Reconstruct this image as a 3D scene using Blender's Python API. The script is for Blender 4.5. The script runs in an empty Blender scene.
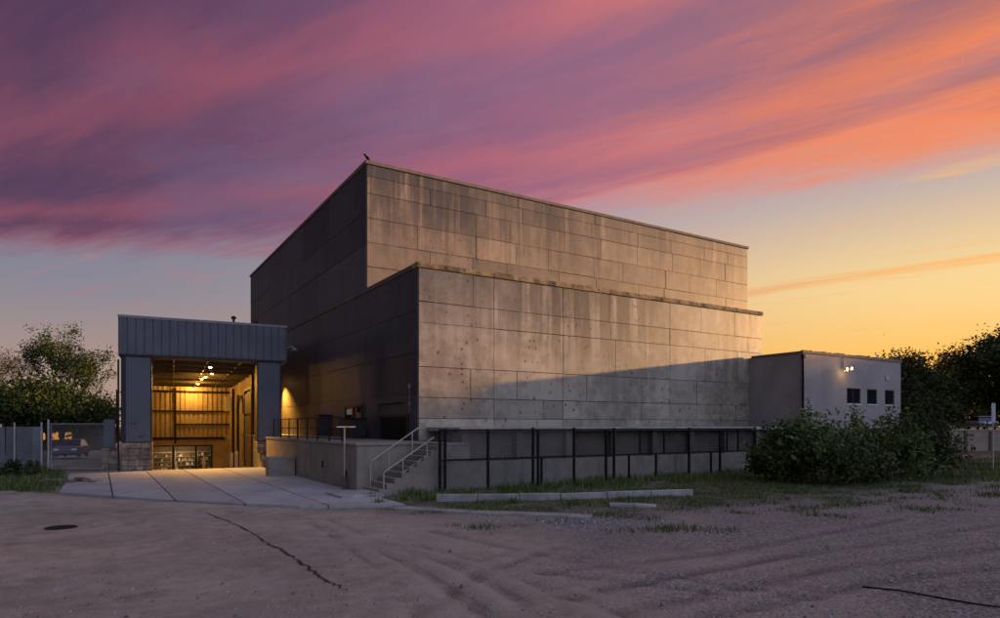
import bpy, math, random
import numpy as np
from mathutils import Vector, Matrix, noise as mnoise

random.seed(7)
C = bpy.context.scene.collection
S = bpy.context.scene

# ---------------------------------------------------------------- camera, sky, sun, exposure
YAW = math.radians(31.9)
EYE = 2.6
FPX = 643.0
cam_d = bpy.data.cameras.new('camera')
cam = bpy.data.objects.new('camera', cam_d); C.objects.link(cam)
cam.location = (0, 0, EYE)
cam.rotation_euler = (math.radians(90), 0, -YAW)
cam_d.lens = FPX / 1000 * 36.0
cam_d.shift_y = 0.116
cam_d.clip_start = 0.1
cam_d.clip_end = 3000
S.camera = cam

EXPOSURE = 1.0
S.view_settings.view_transform = 'Standard'
S.view_settings.look = 'None'
S.view_settings.gamma = 1
S.view_settings.use_curve_mapping = False
S.view_settings.exposure = EXPOSURE

SUN_TO = Vector((-1, 0.19, -0.127)).normalized()       # the way the light travels
sun_d = bpy.data.lights.new('sun', 'SUN')
sun_d.energy = 4.6
sun_d.angle = math.radians(0.8)
sun_d.color = (1.0, 0.54, 0.20)
sun = bpy.data.objects.new('sun', sun_d); C.objects.link(sun)
sun.rotation_euler = SUN_TO.to_track_quat('-Z', 'Y').to_euler()

world = bpy.data.worlds.new('World'); S.world = world
world.use_nodes = True
NT = world.node_tree
for n in list(NT.nodes): NT.nodes.remove(n)


class E:
    """tiny expression wrapper for node maths"""
    def __init__(s, sock, nt): s.k = sock; s.nt = nt
    def _m(s, op, b=None, c=None, rev=False):
        n = s.nt.nodes.new('ShaderNodeMath'); n.operation = op
        args = [s, b, c]
        if rev: args = [b, s, c]
        for i, a in enumerate(args):
            if a is None: continue
            if isinstance(a, E): s.nt.links.new(a.k, n.inputs[i])
            else: n.inputs[i].default_value = a
        return E(n.outputs[0], s.nt)
    def __add__(s, b): return s._m('ADD', b)
    def __radd__(s, b): return s._m('ADD', b)
    def __sub__(s, b): return s._m('SUBTRACT', b)
    def __rsub__(s, b): return s._m('SUBTRACT', b, rev=True)
    def __mul__(s, b): return s._m('MULTIPLY', b)
    def __rmul__(s, b): return s._m('MULTIPLY', b)
    def __truediv__(s, b): return s._m('DIVIDE', b)
    def mx(s, b): return s._m('MAXIMUM', b)
    def mn(s, b): return s._m('MINIMUM', b)
    def pw(s, b): return s._m('POWER', b)
    def ab(s): return s._m('ABSOLUTE')
    def sm(s, a, b):
        n = s.nt.nodes.new('ShaderNodeMapRange'); n.interpolation_type = 'SMOOTHSTEP'
        s.nt.links.new(s.k, n.inputs[0])
        n.inputs[1].default_value = a; n.inputs[2].default_value = b
        return E(n.outputs[0], s.nt)


def lin(*c):
    return tuple(((v / 255) / 12.92 if v <= 10 else (((v / 255) + 0.055) / 1.055) ** 2.4) for v in c)


def mixc(nt, t, a, b, mode='MIX'):
    n = nt.nodes.new('ShaderNodeMix'); n.data_type = 'RGBA'; n.blend_type = mode
    if isinstance(t, E): nt.links.new(t.k, n.inputs[0])
    else: n.inputs[0].default_value = t
    for sk, v in ((n.inputs[6], a), (n.inputs[7], b)):
        if isinstance(v, tuple): sk.default_value = (*v[:3], 1)
        else: nt.links.new(v, sk)
    return n.outputs[2]


def comb(nt, x, y, z):
    n = nt.nodes.new('ShaderNodeCombineXYZ')
    for i, a in enumerate((x, y, z)):
        if isinstance(a, E): nt.links.new(a.k, n.inputs[i])
        else: n.inputs[i].default_value = a
    return n.outputs[0]


def noise(nt, vec, scale, detail=4, rough=0.5, out=0, dist=0.0):
    n = nt.nodes.new('ShaderNodeTexNoise')
    nt.links.new(vec, n.inputs['Vector'])
    n.inputs['Scale'].default_value = scale
    n.inputs['Detail'].default_value = detail
    n.inputs['Roughness'].default_value = rough
    n.inputs['Distortion'].default_value = dist
    return E(n.outputs[0], nt)


def ramp(nt, e, stops):
    n = nt.nodes.new('ShaderNodeValToRGB')
    cr = n.color_ramp
    while len(cr.elements) < len(stops): cr.elements.new(0.5)
    for el, (p, c) in zip(cr.elements, stops):
        el.position = p
        el.color = (*c, 1) if isinstance(c, tuple) else (c, c, c, 1)
    nt.links.new(e.k, n.inputs[0])
    return n.outputs[0]


def build_sky(nt):
    tc = nt.nodes.new('ShaderNodeTexCoord')
    sp = nt.nodes.new('ShaderNodeSeparateXYZ'); nt.links.new(tc.outputs['Generated'], sp.inputs[0])
    dx, dy, dz = (E(o, nt) for o in sp.outputs)
    up = dz.mx(0.03)
    ux, uy = math.cos(YAW), -math.sin(YAW)      # along one wind axis
    fx, fy = math.sin(YAW), math.cos(YAW)
    X = (dx * ux + dy * uy) / up                # position on a high cloud sheet
    F = (dx * fx + dy * fy) / up
    q = X * 0.653 + F * 0.757
    s = F * 0.653 - X * 0.757
    v1 = comb(nt, q * 0.8, s * 0.22, 3.1)
    n1 = noise(nt, v1, 1.6, 6, 0.6, dist=0.35)
    v2 = comb(nt, q * 2.6 + s * 0.25, s * 0.45, 8.7)
    n2 = noise(nt, v2, 1.7, 7, 0.62, dist=0.5)
    v3 = comb(nt, q * 1.0, s * 0.9, 1.3)
    n3 = noise(nt, v3, 0.7, 3, 0.5)
    qq = q + s * s * 0.09 + (n1 - 0.5) * 0.9 + (n3 - 0.5) * 0.5
    hi = ramp(nt, qq * (1 / 4.0), [(0.0, 0.0), (0.15, 0.08), (0.235, 0.20), (0.31, 0.72), (0.385, 0.22),
                                   (0.46, 0.32), (0.52, 0.80), (0.575, 0.25), (0.62, 0.42), (0.685, 1.0), (0.80, 0.9)])
    hi = E(hi, nt)
    v6 = comb(nt, q * 5.5 + s * 1.1, s * 1.1, 2.2)
    n6 = noise(nt, v6, 1.8, 6, 0.66, dist=0.6)
    hi = (hi * 1.0 + (n2 - 0.5) * 1.0 + (n6 - 0.5) * 0.5 - 0.03).mx(0.0).mn(1.0)
    sh = Vector((-SUN_TO.x, -SUN_TO.y)).normalized()
    hl = (dx * dx + dy * dy).mx(1e-4).pw(0.5)
    ca = (dx * sh.x + dy * sh.y) / hl
    t = ca.sm(-0.35, 0.95)
    t2 = ca.sm(0.30, 0.88)
    # clouds
    csh = mixc(nt, t, lin(74, 48, 80), lin(156, 108, 142))
    csh = mixc(nt, t2, csh, lin(134, 94, 112))
    clit = mixc(nt, t, lin(146, 74, 92), lin(212, 116, 126))
    clit = mixc(nt, t2, clit, lin(242, 130, 72))
    hi = hi.sm(-0.12, 1.05)
    hi = (hi * (t2 * 0.25 + 0.75) + qq.sm(2.0, 2.7) * (0.24 + t2 * 0.14)).mn(1.0)
    ccol = mixc(nt, hi, csh, clit)
    v4 = comb(nt, q * 0.55 + s * 0.06, s * 0.30, 5.5)
    n4 = noise(nt, v4, 1.9, 5, 0.55, dist=0.3)
    hole = mixc(nt, t, lin(92, 74, 108), lin(172, 140, 168))
    ccol = mixc(nt, n4.sm(0.50, 0.72) * 0.55 * (1.0 - t2 * 0.5), ccol, hole)
    # clear sky
    el = dz
    low = mixc(nt, t, lin(164, 138, 130), lin(230, 172, 104))
    low = mixc(nt, t2, low, lin(252, 184, 66))
    high = mixc(nt, t, lin(100, 118, 148), lin(176, 158, 170))
    high = mixc(nt, t2, high, lin(182, 164, 164))
    mid = mixc(nt, t2, mixc(nt, 0.6, low, high), lin(244, 208, 140))
    clear = mixc(nt, el.sm(0.06, 0.20), low, mid)
    clear = mixc(nt, el.sm(0.17, 0.34), clear, high)
    # a thin streak and wisps in the clear part
    streak = (1.0 - ((q - 4.87 + (n2 - 0.5) * 0.8).ab() * 5.0)).mx(0.0) * t * 0.9
    wisp = n2.sm(0.54, 0.74) * 0.7
    thin = streak.mx(wisp) * el.sm(0.06, 0.16)
    cthin = mixc(nt, t2, lin(168, 120, 128), lin(250, 178, 92))
    clear = mixc(nt, thin, clear, cthin)
    mask = 1.0 - (qq + (n2 - 0.5) * 0.9 + (n6 - 0.5) * 0.5 - t2 * 0.16).sm(2.30, 3.15)
    mask = mask * el.sm(0.16, 0.24)
    col = mixc(nt, mask, clear, ccol)
    # the east behind the viewer is darker, and so is everything below the horizon
    back = ca.sm(-0.98, -0.30) * 0.72 + 0.28
    bn = comb(nt, back, back, back)
    col = mixc(nt, 1.0, col, bn, 'MULTIPLY')
    # clear blue dusk sky high behind the viewer
    bd = Vector((0.30, -1.0, 0.45)).normalized()
    lobe = (dx * bd.x + dy * bd.y + dz * bd.z).sm(0.15, 0.85) * dz.sm(-0.02, 0.15)
    col = mixc(nt, lobe, col, tuple(x * 2.85 for x in lin(122, 133, 164)))
    sky = nt.nodes.new('ShaderNodeTexSky'); sky.sky_type = 'NISHITA'
    sky.sun_disc = False
    sky.sun_elevation = math.asin(-SUN_TO.z)
    sky.sun_rotation = math.atan2(-SUN_TO.x, -SUN_TO.y)
    add = nt.nodes.new('ShaderNodeVectorMath'); add.operation = 'MULTIPLY_ADD'
    nt.links.new(sky.outputs[0], add.inputs[0])
    add.inputs[1].default_value = (0.012, 0.012, 0.012)
    nt.links.new(col, add.inputs[2])
    bg = nt.nodes.new('ShaderNodeBackground'); bg.inputs[1].default_value = 1.0 / 2 ** EXPOSURE
    nt.links.new(add.outputs[0], bg.inputs[0])
    out = nt.nodes.new('ShaderNodeOutputWorld'); nt.links.new(bg.outputs[0], out.inputs[0])


build_sky(NT)

# ---------------------------------------------------------------- helpers: places
CX, SX = math.cos(YAW), math.sin(YAW)


def at(px, Z):
    """plan point seen in the photo's column px at distance Z in front of the viewer"""
    X = (px - 500) / FPX * Z
    return Vector((CX * X + SX * Z, -SX * X + CX * Z))


def gnd(px, py):
    return at(px, FPX * EYE / (py - 425))


BAY_O = Vector((0.97, 41.3)); BAY_R = math.radians(-4.9)
BE = Vector((math.cos(BAY_R), math.sin(BAY_R))); BN = Vector((-math.sin(BAY_R), math.cos(BAY_R)))


def to_bay(u, v):
    d = Vector((u, v)) - BAY_O
    return d.dot(BE), d.dot(BN)


def from_bay(s, q):
    return BAY_O + BE * s + BN * q


# ---------------------------------------------------------------- helpers: meshes
class MB:
    def __init__(s): s.v = []; s.f = []; s.m = []; s.t = []; s.cur = 0; s.tone = 1.0
    def face(s, idx): s.f.append(tuple(idx)); s.m.append(s.cur); s.t.append(s.tone)
    def add(s, vs, fs):
        b = len(s.v); s.v.extend([tuple(p) for p in vs])
        for f in fs: s.face([b + i for i in f])
    def box(s, x0, y0, z0, x1, y1, z1, skip=()):
        vs = [(x0, y0, z0), (x1, y0, z0), (x1, y1, z0), (x0, y1, z0), (x0, y0, z1), (x1, y0, z1), (x1, y1, z1), (x0, y1, z1)]
        fs = {'b': (0, 3, 2, 1), 't': (4, 5, 6, 7), 's': (0, 1, 5, 4), 'e': (1, 2, 6, 5), 'n': (2, 3, 7, 6), 'w': (3, 0, 4, 7)}
        s.add(vs, [f for k, f in fs.items() if k not in skip])
        return s
    def obox(s, p0, p1, w, z0, z1, w2=None):
        """upright slab of thickness w along the plan line p0-p1"""
        p0 = Vector(p0[:2]); p1 = Vector(p1[:2]); d = (p1 - p0).normalized(); n = Vector((-d.y, d.x)) * w / 2
        pts = [p0 - n, p1 - n, p1 + n, p0 + n]
        return s.prism(pts, z0, z1)
    def prism(s, pts, z0, z1):
        n = len(pts)
        zf0 = z0 if callable(z0) else (lambda p: z0)
        zf1 = z1 if callable(z1) else (lambda p: z1)
        vs = [(p[0], p[1], zf0(p)) for p in pts] + [(p[0], p[1], zf1(p)) for p in pts]
        fs = [tuple(range(n - 1, -1, -1)), tuple(range(n, 2 * n))] + [(i, (i + 1) % n, n + (i + 1) % n, n + i) for i in range(n)]
        s.add(vs, fs); return s
    def tube(s, pts, r, n=6, cap=True):
        pts = [Vector(p) for p in pts]
        rs = r if isinstance(r, (list, tuple)) else [r] * len(pts)
        b = len(s.v); up = Vector((0.13, 0.07, 1)).normalized()
        for i, p in enumerate(pts):
            d = (pts[min(i + 1, len(pts) - 1)] - pts[max(i - 1, 0)]).normalized()
            a = d.cross(up)
            if a.length < 0.05: a = d.cross(Vector((1, 0, 0)))
            a.normalize(); c = d.cross(a)
            for k in range(n):
                th = 2 * math.pi * k / n
                s.v.append(tuple(p + (a * math.cos(th) + c * math.sin(th)) * rs[i]))
        for i in range(len(pts) - 1):
            for k in range(n):
                s.face((b + i * n + k, b + i * n + (k + 1) % n, b + (i + 1) * n + (k + 1) % n, b + (i + 1) * n + k))
        if cap:
            s.face([b + k for k in range(n - 1, -1, -1)]); e = b + (len(pts) - 1) * n
            s.face([e + k for k in range(n)])
        return s
    def lathe(s, prof, c, n=16, axis='z'):
        b = len(s.v)
        for (r, h) in prof:
            for k in range(n):
                th = 2 * math.pi * k / n
                a, d = r * math.cos(th), r * math.sin(th)
                p = {'z': (a, d, h), 'y': (a, h, d), 'x': (h, a, d)}[axis]
                s.v.append((c[0] + p[0], c[1] + p[1], c[2] + p[2]))
        for i in range(len(prof) - 1):
            for k in range(n):
                s.face((b + i * n + k, b + i * n + (k + 1) % n, b + (i + 1) * n + (k + 1) % n, b + (i + 1) * n + k))
        s.face([b + k for k in range(n - 1, -1, -1)]); e = b + (len(prof) - 1) * n
        s.face([e + k for k in range(n)])
        return s
    def build(s, name, mats, parent=None, smooth=False, bevel=0):
        me = bpy.data.meshes.new(name); me.from_pydata(s.v, [], s.f); me.update()
        if not isinstance(mats, (list, tuple)): mats = [mats]
        for m in mats: me.materials.append(m)
        if len(mats) > 1: me.polygons.foreach_set('material_index', s.m)
        a = me.attributes.new('tone', 'FLOAT', 'FACE'); a.data.foreach_set('value', s.t)
        if smooth: me.polygons.foreach_set('use_smooth', [True] * len(s.f))
        o = bpy.data.objects.new(name, me); C.objects.link(o)
        if parent: o.parent = parent
        if bevel:
            b = o.modifiers.new('bevel', 'BEVEL'); b.width = bevel; b.segments = 2; b.limit_method = 'ANGLE'
        return o


def tag(o, label=None, cat=None, group=None, kind=None):
    if label: o['label'] = label
    if cat: o['category'] = cat
    if group: o['group'] = group
    if kind: o['kind'] = kind
    return o


def thing(name, label, cat, loc=(0, 0, 0), rz=0, group=None):
    o = bpy.data.objects.new(name, None); C.objects.link(o)
    o.location = loc; o.rotation_euler = (0, 0, rz); o.empty_display_size = 0.3
    return tag(o, label, cat, group)


def kids(o): return [c for c in S.objects if c.parent == o]


def copy_tree(o, parent=None):
    c = o.copy(); C.objects.link(c)
    if parent: c.parent = parent
    for ch in kids(o): copy_tree(ch, c)
    return c


# ---------------------------------------------------------------- helpers: materials
def newmat(name):
    m = bpy.data.materials.new(name); m.use_nodes = True
    nt = m.node_tree
    b = nt.nodes['Principled BSDF']
    return m, nt, b


def pos(nt, sx=1, sy=1, sz=1, obj=False):
    if obj: g = nt.nodes.new('ShaderNodeTexCoord'); o = g.outputs['Object']
    else: g = nt.nodes.new('ShaderNodeNewGeometry'); o = g.outputs['Position']
    mp = nt.nodes.new('ShaderNodeMapping'); nt.links.new(o, mp.inputs[0])
    mp.inputs['Scale'].default_value = (sx, sy, sz)
    return mp.outputs[0]


def bump(nt, b, h, strength, dist=0.02):
    n = nt.nodes.new('ShaderNodeBump'); n.inputs['Strength'].default_value = strength
    n.inputs['Distance'].default_value = dist
    nt.links.new(h.k, n.inputs['Height']); nt.links.new(n.outputs[0], b.inputs['Normal'])


def rough_mat(name, c1, c2, scale=1.5, rough=0.85, bs=0.3, bscale=20, stretch=(1, 1, 1), metal=0.0, tone=False, dirt=None, spec=0.3, obj=False):
    m, nt, b = newmat(name)
    v = pos(nt, *stretch, obj=obj)
    n = noise(nt, v, scale, 6, 0.62)
    col = mixc(nt, n.sm(0.3, 0.7), c1, c2)
    if dirt:
        n2 = noise(nt, pos(nt, 1, 1, 0.12), dirt[1], 5, 0.6)
        col = mixc(nt, n2.sm(0.52, 0.75) * dirt[2], col, dirt[0])
    if tone:
        at_ = nt.nodes.new('ShaderNodeAttribute'); at_.attribute_name = 'tone'
        te = E(at_.outputs['Fac'], nt)
        col = mixc(nt, 1.0, col, comb(nt, te, te, te), 'MULTIPLY')
    nt.links.new(col, b.inputs['Base Color'])
    b.inputs['Roughness'].default_value = rough
    b.inputs['Metallic'].default_value = metal
    b.inputs['Specular IOR Level'].default_value = spec
    if bs: bump(nt, b, noise(nt, pos(nt, obj=obj), bscale, 5, 0.6), bs)
    return m


def emit_mat(name, c, s):
    m, nt, b = newmat(name)
    b.inputs['Base Color'].default_value = (*c, 1)
    b.inputs['Emission Color'].default_value = (*c, 1)
    b.inputs['Emission Strength'].default_value = s
    return m


def facade_mat(name, c1, c2, stain, ztop, pits=1.0, streak=0.75, rough=0.46, spec=0.5):
    m, nt, b = newmat(name)
    p = pos(nt)
    big = noise(nt, p, 0.28, 5, 0.6)
    med = noise(nt, p, 1.7, 6, 0.65)
    col = mixc(nt, (big * 0.55 + med * 0.45).sm(0.38, 0.60), c1, c2)
    fine = noise(nt, p, 14, 4, 0.7)
    col = mixc(nt, fine.sm(0.45, 0.8) * 0.35, col, tuple(x * 0.55 for x in c1))
    # rain streaks hanging from the top edge
    sp = nt.nodes.new('ShaderNodeSeparateXYZ'); nt.links.new(p, sp.inputs[0])
    z = E(sp.outputs[2], nt)
    st = noise(nt, pos(nt, 1, 1, 0.045), 1.5, 5, 0.62)
    st2 = noise(nt, pos(nt, 1, 1, 0.16), 3.0, 4, 0.6)
    fall = z.sm(ztop - 6.5, ztop + 0.3)
    wide = noise(nt, pos(nt, 1, 1, 0.02), 0.22, 2, 0.5).sm(0.38, 0.58)
    k = ((st * 0.72 + st2 * 0.28 + fall * 0.15).sm(0.50, 0.66) * (fall * 0.85 + 0.15) * (wide * 0.65 + 0.35)) * streak
    col = mixc(nt, k, col, stain)
    # pale lime runs
    lr = noise(nt, pos(nt, 1, 1, 0.06), 2.1, 3, 0.5)
    col = mixc(nt, lr.sm(0.62, 0.75) * 0.35, col, tuple(min(1, x * 1.35) for x in c2))
    # spalled holes
    vo = nt.nodes.new('ShaderNodeTexVoronoi'); vo.inputs['Scale'].default_value = 2.7
    nt.links.new(p, vo.inputs['Vector'])
    d = E(vo.outputs['Distance'], nt)
    cl = noise(nt, p, 0.45, 3, 0.6).sm(0.42, 0.60)
    pit = (1.0 - d.sm(0.13, 0.25)) * cl * pits
    col = mixc(nt, pit * 0.9, col, (0.03, 0.025, 0.02))
    a = nt.nodes.new('ShaderNodeAttribute'); a.attribute_name = 'tone'
    te = E(a.outputs['Fac'], nt)
    col = mixc(nt, 1.0, col, comb(nt, te, te, te), 'MULTIPLY')
    nt.links.new(col, b.inputs['Base Color'])
    b.inputs['Roughness'].default_value = rough
    b.inputs['Specular IOR Level'].default_value = spec
    bump(nt, b, fine * 0.5 + med * 0.6, 0.35, 0.03)
    return m


M = {}
M['facade_low'] = facade_mat('weathered_concrete', (0.20, 0.165, 0.12), (0.365, 0.31, 0.23), (0.055, 0.04, 0.028), 9.8, 1.0, 1.0)
M['facade_up'] = facade_mat('tan_concrete', (0.20, 0.142, 0.08), (0.30, 0.215, 0.125), (0.055, 0.037, 0.024), 17.0, 0.5, 0.95)
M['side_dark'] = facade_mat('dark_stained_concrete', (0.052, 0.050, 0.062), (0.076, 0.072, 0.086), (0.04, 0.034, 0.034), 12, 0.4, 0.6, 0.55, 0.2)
M['joint'] = rough_mat('panel_joint_sealant', (0.05, 0.04, 0.035), (0.16, 0.13, 0.10), 1.2)
M['cornice'] = rough_mat('lichened_coping', (0.10, 0.075, 0.04), (0.34, 0.25, 0.12), 1.8, dirt=((0.03, 0.024, 0.018), 1.1, 0.95), bs=0.7)
M['coping'] = rough_mat('metal_coping', (0.16, 0.12, 0.09), (0.22, 0.17, 0.13), 2)
M['roof'] = rough_mat('roof_gravel', (0.12, 0.11, 0.10), (0.2, 0.18, 0.16), 6)
M['annex'] = rough_mat('pale_render', (0.27, 0.235, 0.215), (0.33, 0.29, 0.265), 0.6, dirt=((0.22, 0.18, 0.16), 0.7, 0.5), bs=0.15)
M['dark_metal'] = rough_mat('dark_metal', (0.02, 0.02, 0.022), (0.035, 0.032, 0.03), 8, 0.55, 0.1, metal=0.3)
M['black_steel'] = rough_mat('black_painted_steel', (0.008, 0.007, 0.007), (0.016, 0.013, 0.012), 6, 0.75, 0.1, spec=0.15)
M['galv'] = rough_mat('galvanised_steel', (0.36, 0.35, 0.34), (0.48, 0.46, 0.44), 5, 0.5, 0.1, metal=0.4)
M['pale_rail'] = rough_mat('pale_painted_rail', (0.36, 0.31, 0.23), (0.46, 0.40, 0.30), 6, 0.5, 0.1)
M['cladding'] = rough_mat('blue_grey_cladding', (0.08, 0.085, 0.10), (0.105, 0.11, 0.125), 0.8, 0.5, 0.08, dirt=((0.055, 0.055, 0.06), 1.2, 0.7))
M['panel'] = rough_mat('smooth_blue_grey_panel', (0.082, 0.088, 0.105), (0.10, 0.105, 0.12), 0.6, 0.55, 0.08, dirt=((0.055, 0.055, 0.06), 1.0, 0.7))
M['trim'] = rough_mat('light_trim', (0.17, 0.17, 0.18), (0.20, 0.20, 0.21), 2, 0.5, 0.05)
M['stone'] = rough_mat('rubble_stone', (0.13, 0.10, 0.075), (0.30, 0.24, 0.18), 2.2, 0.9, 0.9, 6, tone=True)
M['concrete'] = rough_mat('dock_concrete', (0.20, 0.165, 0.13), (0.29, 0.24, 0.19), 0.9, 0.9, 0.4, dirt=((0.13, 0.11, 0.09), 0.9, 0.6))
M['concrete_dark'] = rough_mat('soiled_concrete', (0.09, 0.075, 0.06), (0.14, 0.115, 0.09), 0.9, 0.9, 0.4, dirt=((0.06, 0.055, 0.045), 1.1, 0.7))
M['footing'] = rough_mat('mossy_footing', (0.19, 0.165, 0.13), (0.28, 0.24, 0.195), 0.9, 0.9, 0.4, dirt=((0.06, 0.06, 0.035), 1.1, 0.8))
M['slab'] = rough_mat('driveway_concrete', (0.30, 0.28, 0.265), (0.40, 0.375, 0.355), 0.5, 0.75, 0.3, 9, tone=True, dirt=((0.17, 0.145, 0.125), 0.9, 0.55))
M['kerb'] = rough_mat('kerb_concrete', (0.24, 0.22, 0.20), (0.40, 0.37, 0.34), 1.6, 0.85, 0.5, dirt=((0.17, 0.16, 0.13), 1.3, 0.5))
M['corrugated'] = rough_mat('ochre_corrugated_sheet', (0.30, 0.22, 0.13), (0.40, 0.30, 0.18), 0.8, 0.55, 0.05, dirt=((0.20, 0.15, 0.09), 1.5, 0.6))
M['plaster'] = rough_mat('stained_plaster', (0.34, 0.25, 0.15), (0.44, 0.33, 0.20), 0.9, 0.85, 0.3, dirt=((0.20, 0.15, 0.10), 1.0, 0.6))
M['brown_door'] = rough_mat('brown_door_paint', (0.13, 0.075, 0.04), (0.17, 0.10, 0.055), 1, 0.6, 0.1)
M['ceiling'] = rough_mat('bay_ceiling', (0.07, 0.055, 0.045), (0.10, 0.08, 0.06), 1, 0.7, 0.1)
M['white_paint'] = rough_mat('white_paint', (0.62, 0.60, 0.56), (0.72, 0.70, 0.66), 3, 0.5, 0.1)
M['sheet'] = rough_mat('pale_sheet_metal', (0.26, 0.27, 0.27), (0.36, 0.37, 0.37), 1.2, 0.5, 0.05, metal=0.2, tone=True, dirt=((0.14, 0.11, 0.08), 1.6, 0.6))
M['bark'] = rough_mat('bark', (0.03, 0.024, 0.018), (0.06, 0.05, 0.04), 6, 0.95, 0.6)
M['lamp_on'] = emit_mat('lamp_glow', (1.0, 0.62, 0.18), 26)
M['tube_on'] = emit_mat('shop_light', (1.0, 0.82, 0.5), 3.0)
M['win_on'] = emit_mat('lit_window', (1.0, 0.42, 0.08), 0.26)


def glass_mat(name, c, alpha=None):
    m, nt, b = newmat(name)
    b.inputs['Base Color'].default_value = (*c, 1)
    b.inputs['Roughness'].default_value = 0.06
    b.inputs['Specular IOR Level'].default_value = 0.6
    if alpha is not None:
        b.inputs['Alpha'].default_value = alpha
    return m


M['glass_dark'] = glass_mat('dark_glass', (0.012, 0.014, 0.018))
M['glass_clear'] = glass_mat('clear_glass', (0.02, 0.02, 0.02), 0.12)


def leaf_mat(name, a, bcol):
    m, nt, b = newmat(name)
    oi = nt.nodes.new('ShaderNodeAttribute'); oi.attribute_name = 'tone'
    t = E(oi.outputs['Fac'], nt)
    n = noise(nt, pos(nt), 0.5, 3, 0.5)
    col = mixc(nt, (t * 0.6 + n * 0.5).sm(0.25, 0.85), a, bcol)
    nt.links.new(col, b.inputs['Base Color'])
    b.inputs['Roughness'].default_value = 0.7
    b.inputs['Specular IOR Level'].default_value = 0.15
    tr = nt.nodes.new('ShaderNodeBsdfTranslucent'); nt.links.new(col, tr.inputs[0])
    mx = nt.nodes.new('ShaderNodeMixShader'); mx.inputs[0].default_value = 0.12
    nt.links.new(b.outputs[0], mx.inputs[1]); nt.links.new(tr.outputs[0], mx.inputs[2])
    nt.links.new(mx.outputs[0], nt.nodes['Material Output'].inputs[0])
    return m


M['leaf_a'] = leaf_mat('green_leaves', (0.032, 0.055, 0.014), (0.14, 0.19, 0.05))
M['leaf_b'] = leaf_mat('dull_leaves', (0.026, 0.032, 0.012), (0.09, 0.10, 0.04))
M['leaf_c'] = leaf_mat('red_lit_leaves', (0.03, 0.021, 0.015), (0.08, 0.055, 0.04))  # reddish light from the sky is put into this leaf colour
M['leaf_t'] = leaf_mat('tree_leaves', (0.020, 0.035, 0.010), (0.075, 0.105, 0.030))
M['grass'] = leaf_mat('grass_blades', (0.055, 0.08, 0.02), (0.16, 0.20, 0.06))


def ground_mat():
    m, nt, b = newmat('lot_dirt_and_gravel')
    p = pos(nt)
    n1 = noise(nt, p, 0.25, 5, 0.6); n2 = noise(nt, p, 2.2, 6, 0.65); n3 = noise(nt, p, 22, 5, 0.7)
    base = mixc(nt, (n1 * 0.55 + n2 * 0.45).sm(0.36, 0.64), (0.285, 0.225, 0.168), (0.455, 0.37, 0.28))
    n5 = noise(nt, p, 0.7, 6, 0.7)
    base = mixc(nt, n5.sm(0.54, 0.70) * 0.55, base, (0.13, 0.095, 0.08))
    base = mixc(nt, (1.0 - n5.sm(0.30, 0.45)) * 0.5, base, (0.42, 0.33, 0.28))
    base = mixc(nt, n3.sm(0.5, 0.72) * 0.6, base, (0.10, 0.076, 0.066))
    # loose gravel: small light and dark grains
    vo = nt.nodes.new('ShaderNodeTexVoronoi'); vo.inputs['Scale'].default_value = 17
    nt.links.new(p, vo.inputs['Vector'])
    grain = E(vo.outputs['Color'], nt)
    d = E(vo.outputs['Distance'], nt)
    ga = nt.nodes.new('ShaderNodeAttribute'); ga.attribute_name = 'gravel'; gv = E(ga.outputs['Fac'], nt)
    gcol = ramp(nt, grain, [(0.0, (0.06, 0.05, 0.05)), (0.5, (0.20, 0.165, 0.155)), (0.85, (0.31, 0.265, 0.25)), (1.0, (0.55, 0.50, 0.48))])
    gm = (gv * (n2 * 0.8 + 0.45)).sm(0.25, 0.75) * 0.75
    base = mixc(nt, gm, base, gcol)
    sa = nt.nodes.new('ShaderNodeAttribute'); sa.attribute_name = 'soil'; so = E(sa.outputs['Fac'], nt)
    soil = mixc(nt, n2.sm(0.35, 0.65), (0.04, 0.048, 0.02), (0.17, 0.14, 0.10))
    col = mixc(nt, (so + (n2 - 0.5) * 0.9 * so.sm(0.02, 0.3)).mx(0.0).mn(1.0), base, soil)
    ra = nt.nodes.new('ShaderNodeAttribute'); ra.attribute_name = 'rut'; ru = E(ra.outputs['Fac'], nt)
    col = mixc(nt, ru.mx(0.0) * 0.7, col, (0.12, 0.085, 0.07))
    col = mixc(nt, (ru * -1.0).mx(0.0) * 0.6, col, (0.42, 0.32, 0.27))
    nt.links.new(col, b.inputs['Base Color'])
    b.inputs['Roughness'].default_value = 0.92
    b.inputs['Specular IOR Level'].default_value = 0.2
    bump(nt, b, n3 * 0.8 + n2 * 0.8 - d * gm * 1.0, 0.8, 0.05)
    return m


M['ground'] = ground_mat()
M['pebble'] = rough_mat('pebbles', (0.14, 0.12, 0.115), (0.34, 0.31, 0.30), 9, 0.9, 0.2, tone=True)
M['far'] = rough_mat('distant_soil', (0.06, 0.055, 0.03), (0.11, 0.095, 0.06), 0.2)

# ---------------------------------------------------------------- the ground: one sheet, open where the bay ramp goes down
HS0, HS1, HQ0, HQ1 = 0.15, 7.85, 0.3, 36.0
FRONT = [(-3.2, 33.0), (-1.66, 30.4), (1.7, 25.2), (5.39, 20.67), (7.67, 19.7), (8.45, 19.5)]


def front_v(u):
    for (a, b) in zip(FRONT, FRONT[1:]):
        if a[0] <= u <= b[0]: return a[1] + (b[1] - a[1]) * (u - a[0]) / (b[0] - a[0])
    return FRONT[0][1] if u < FRONT[0][0] else FRONT[-1][1]


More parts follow.
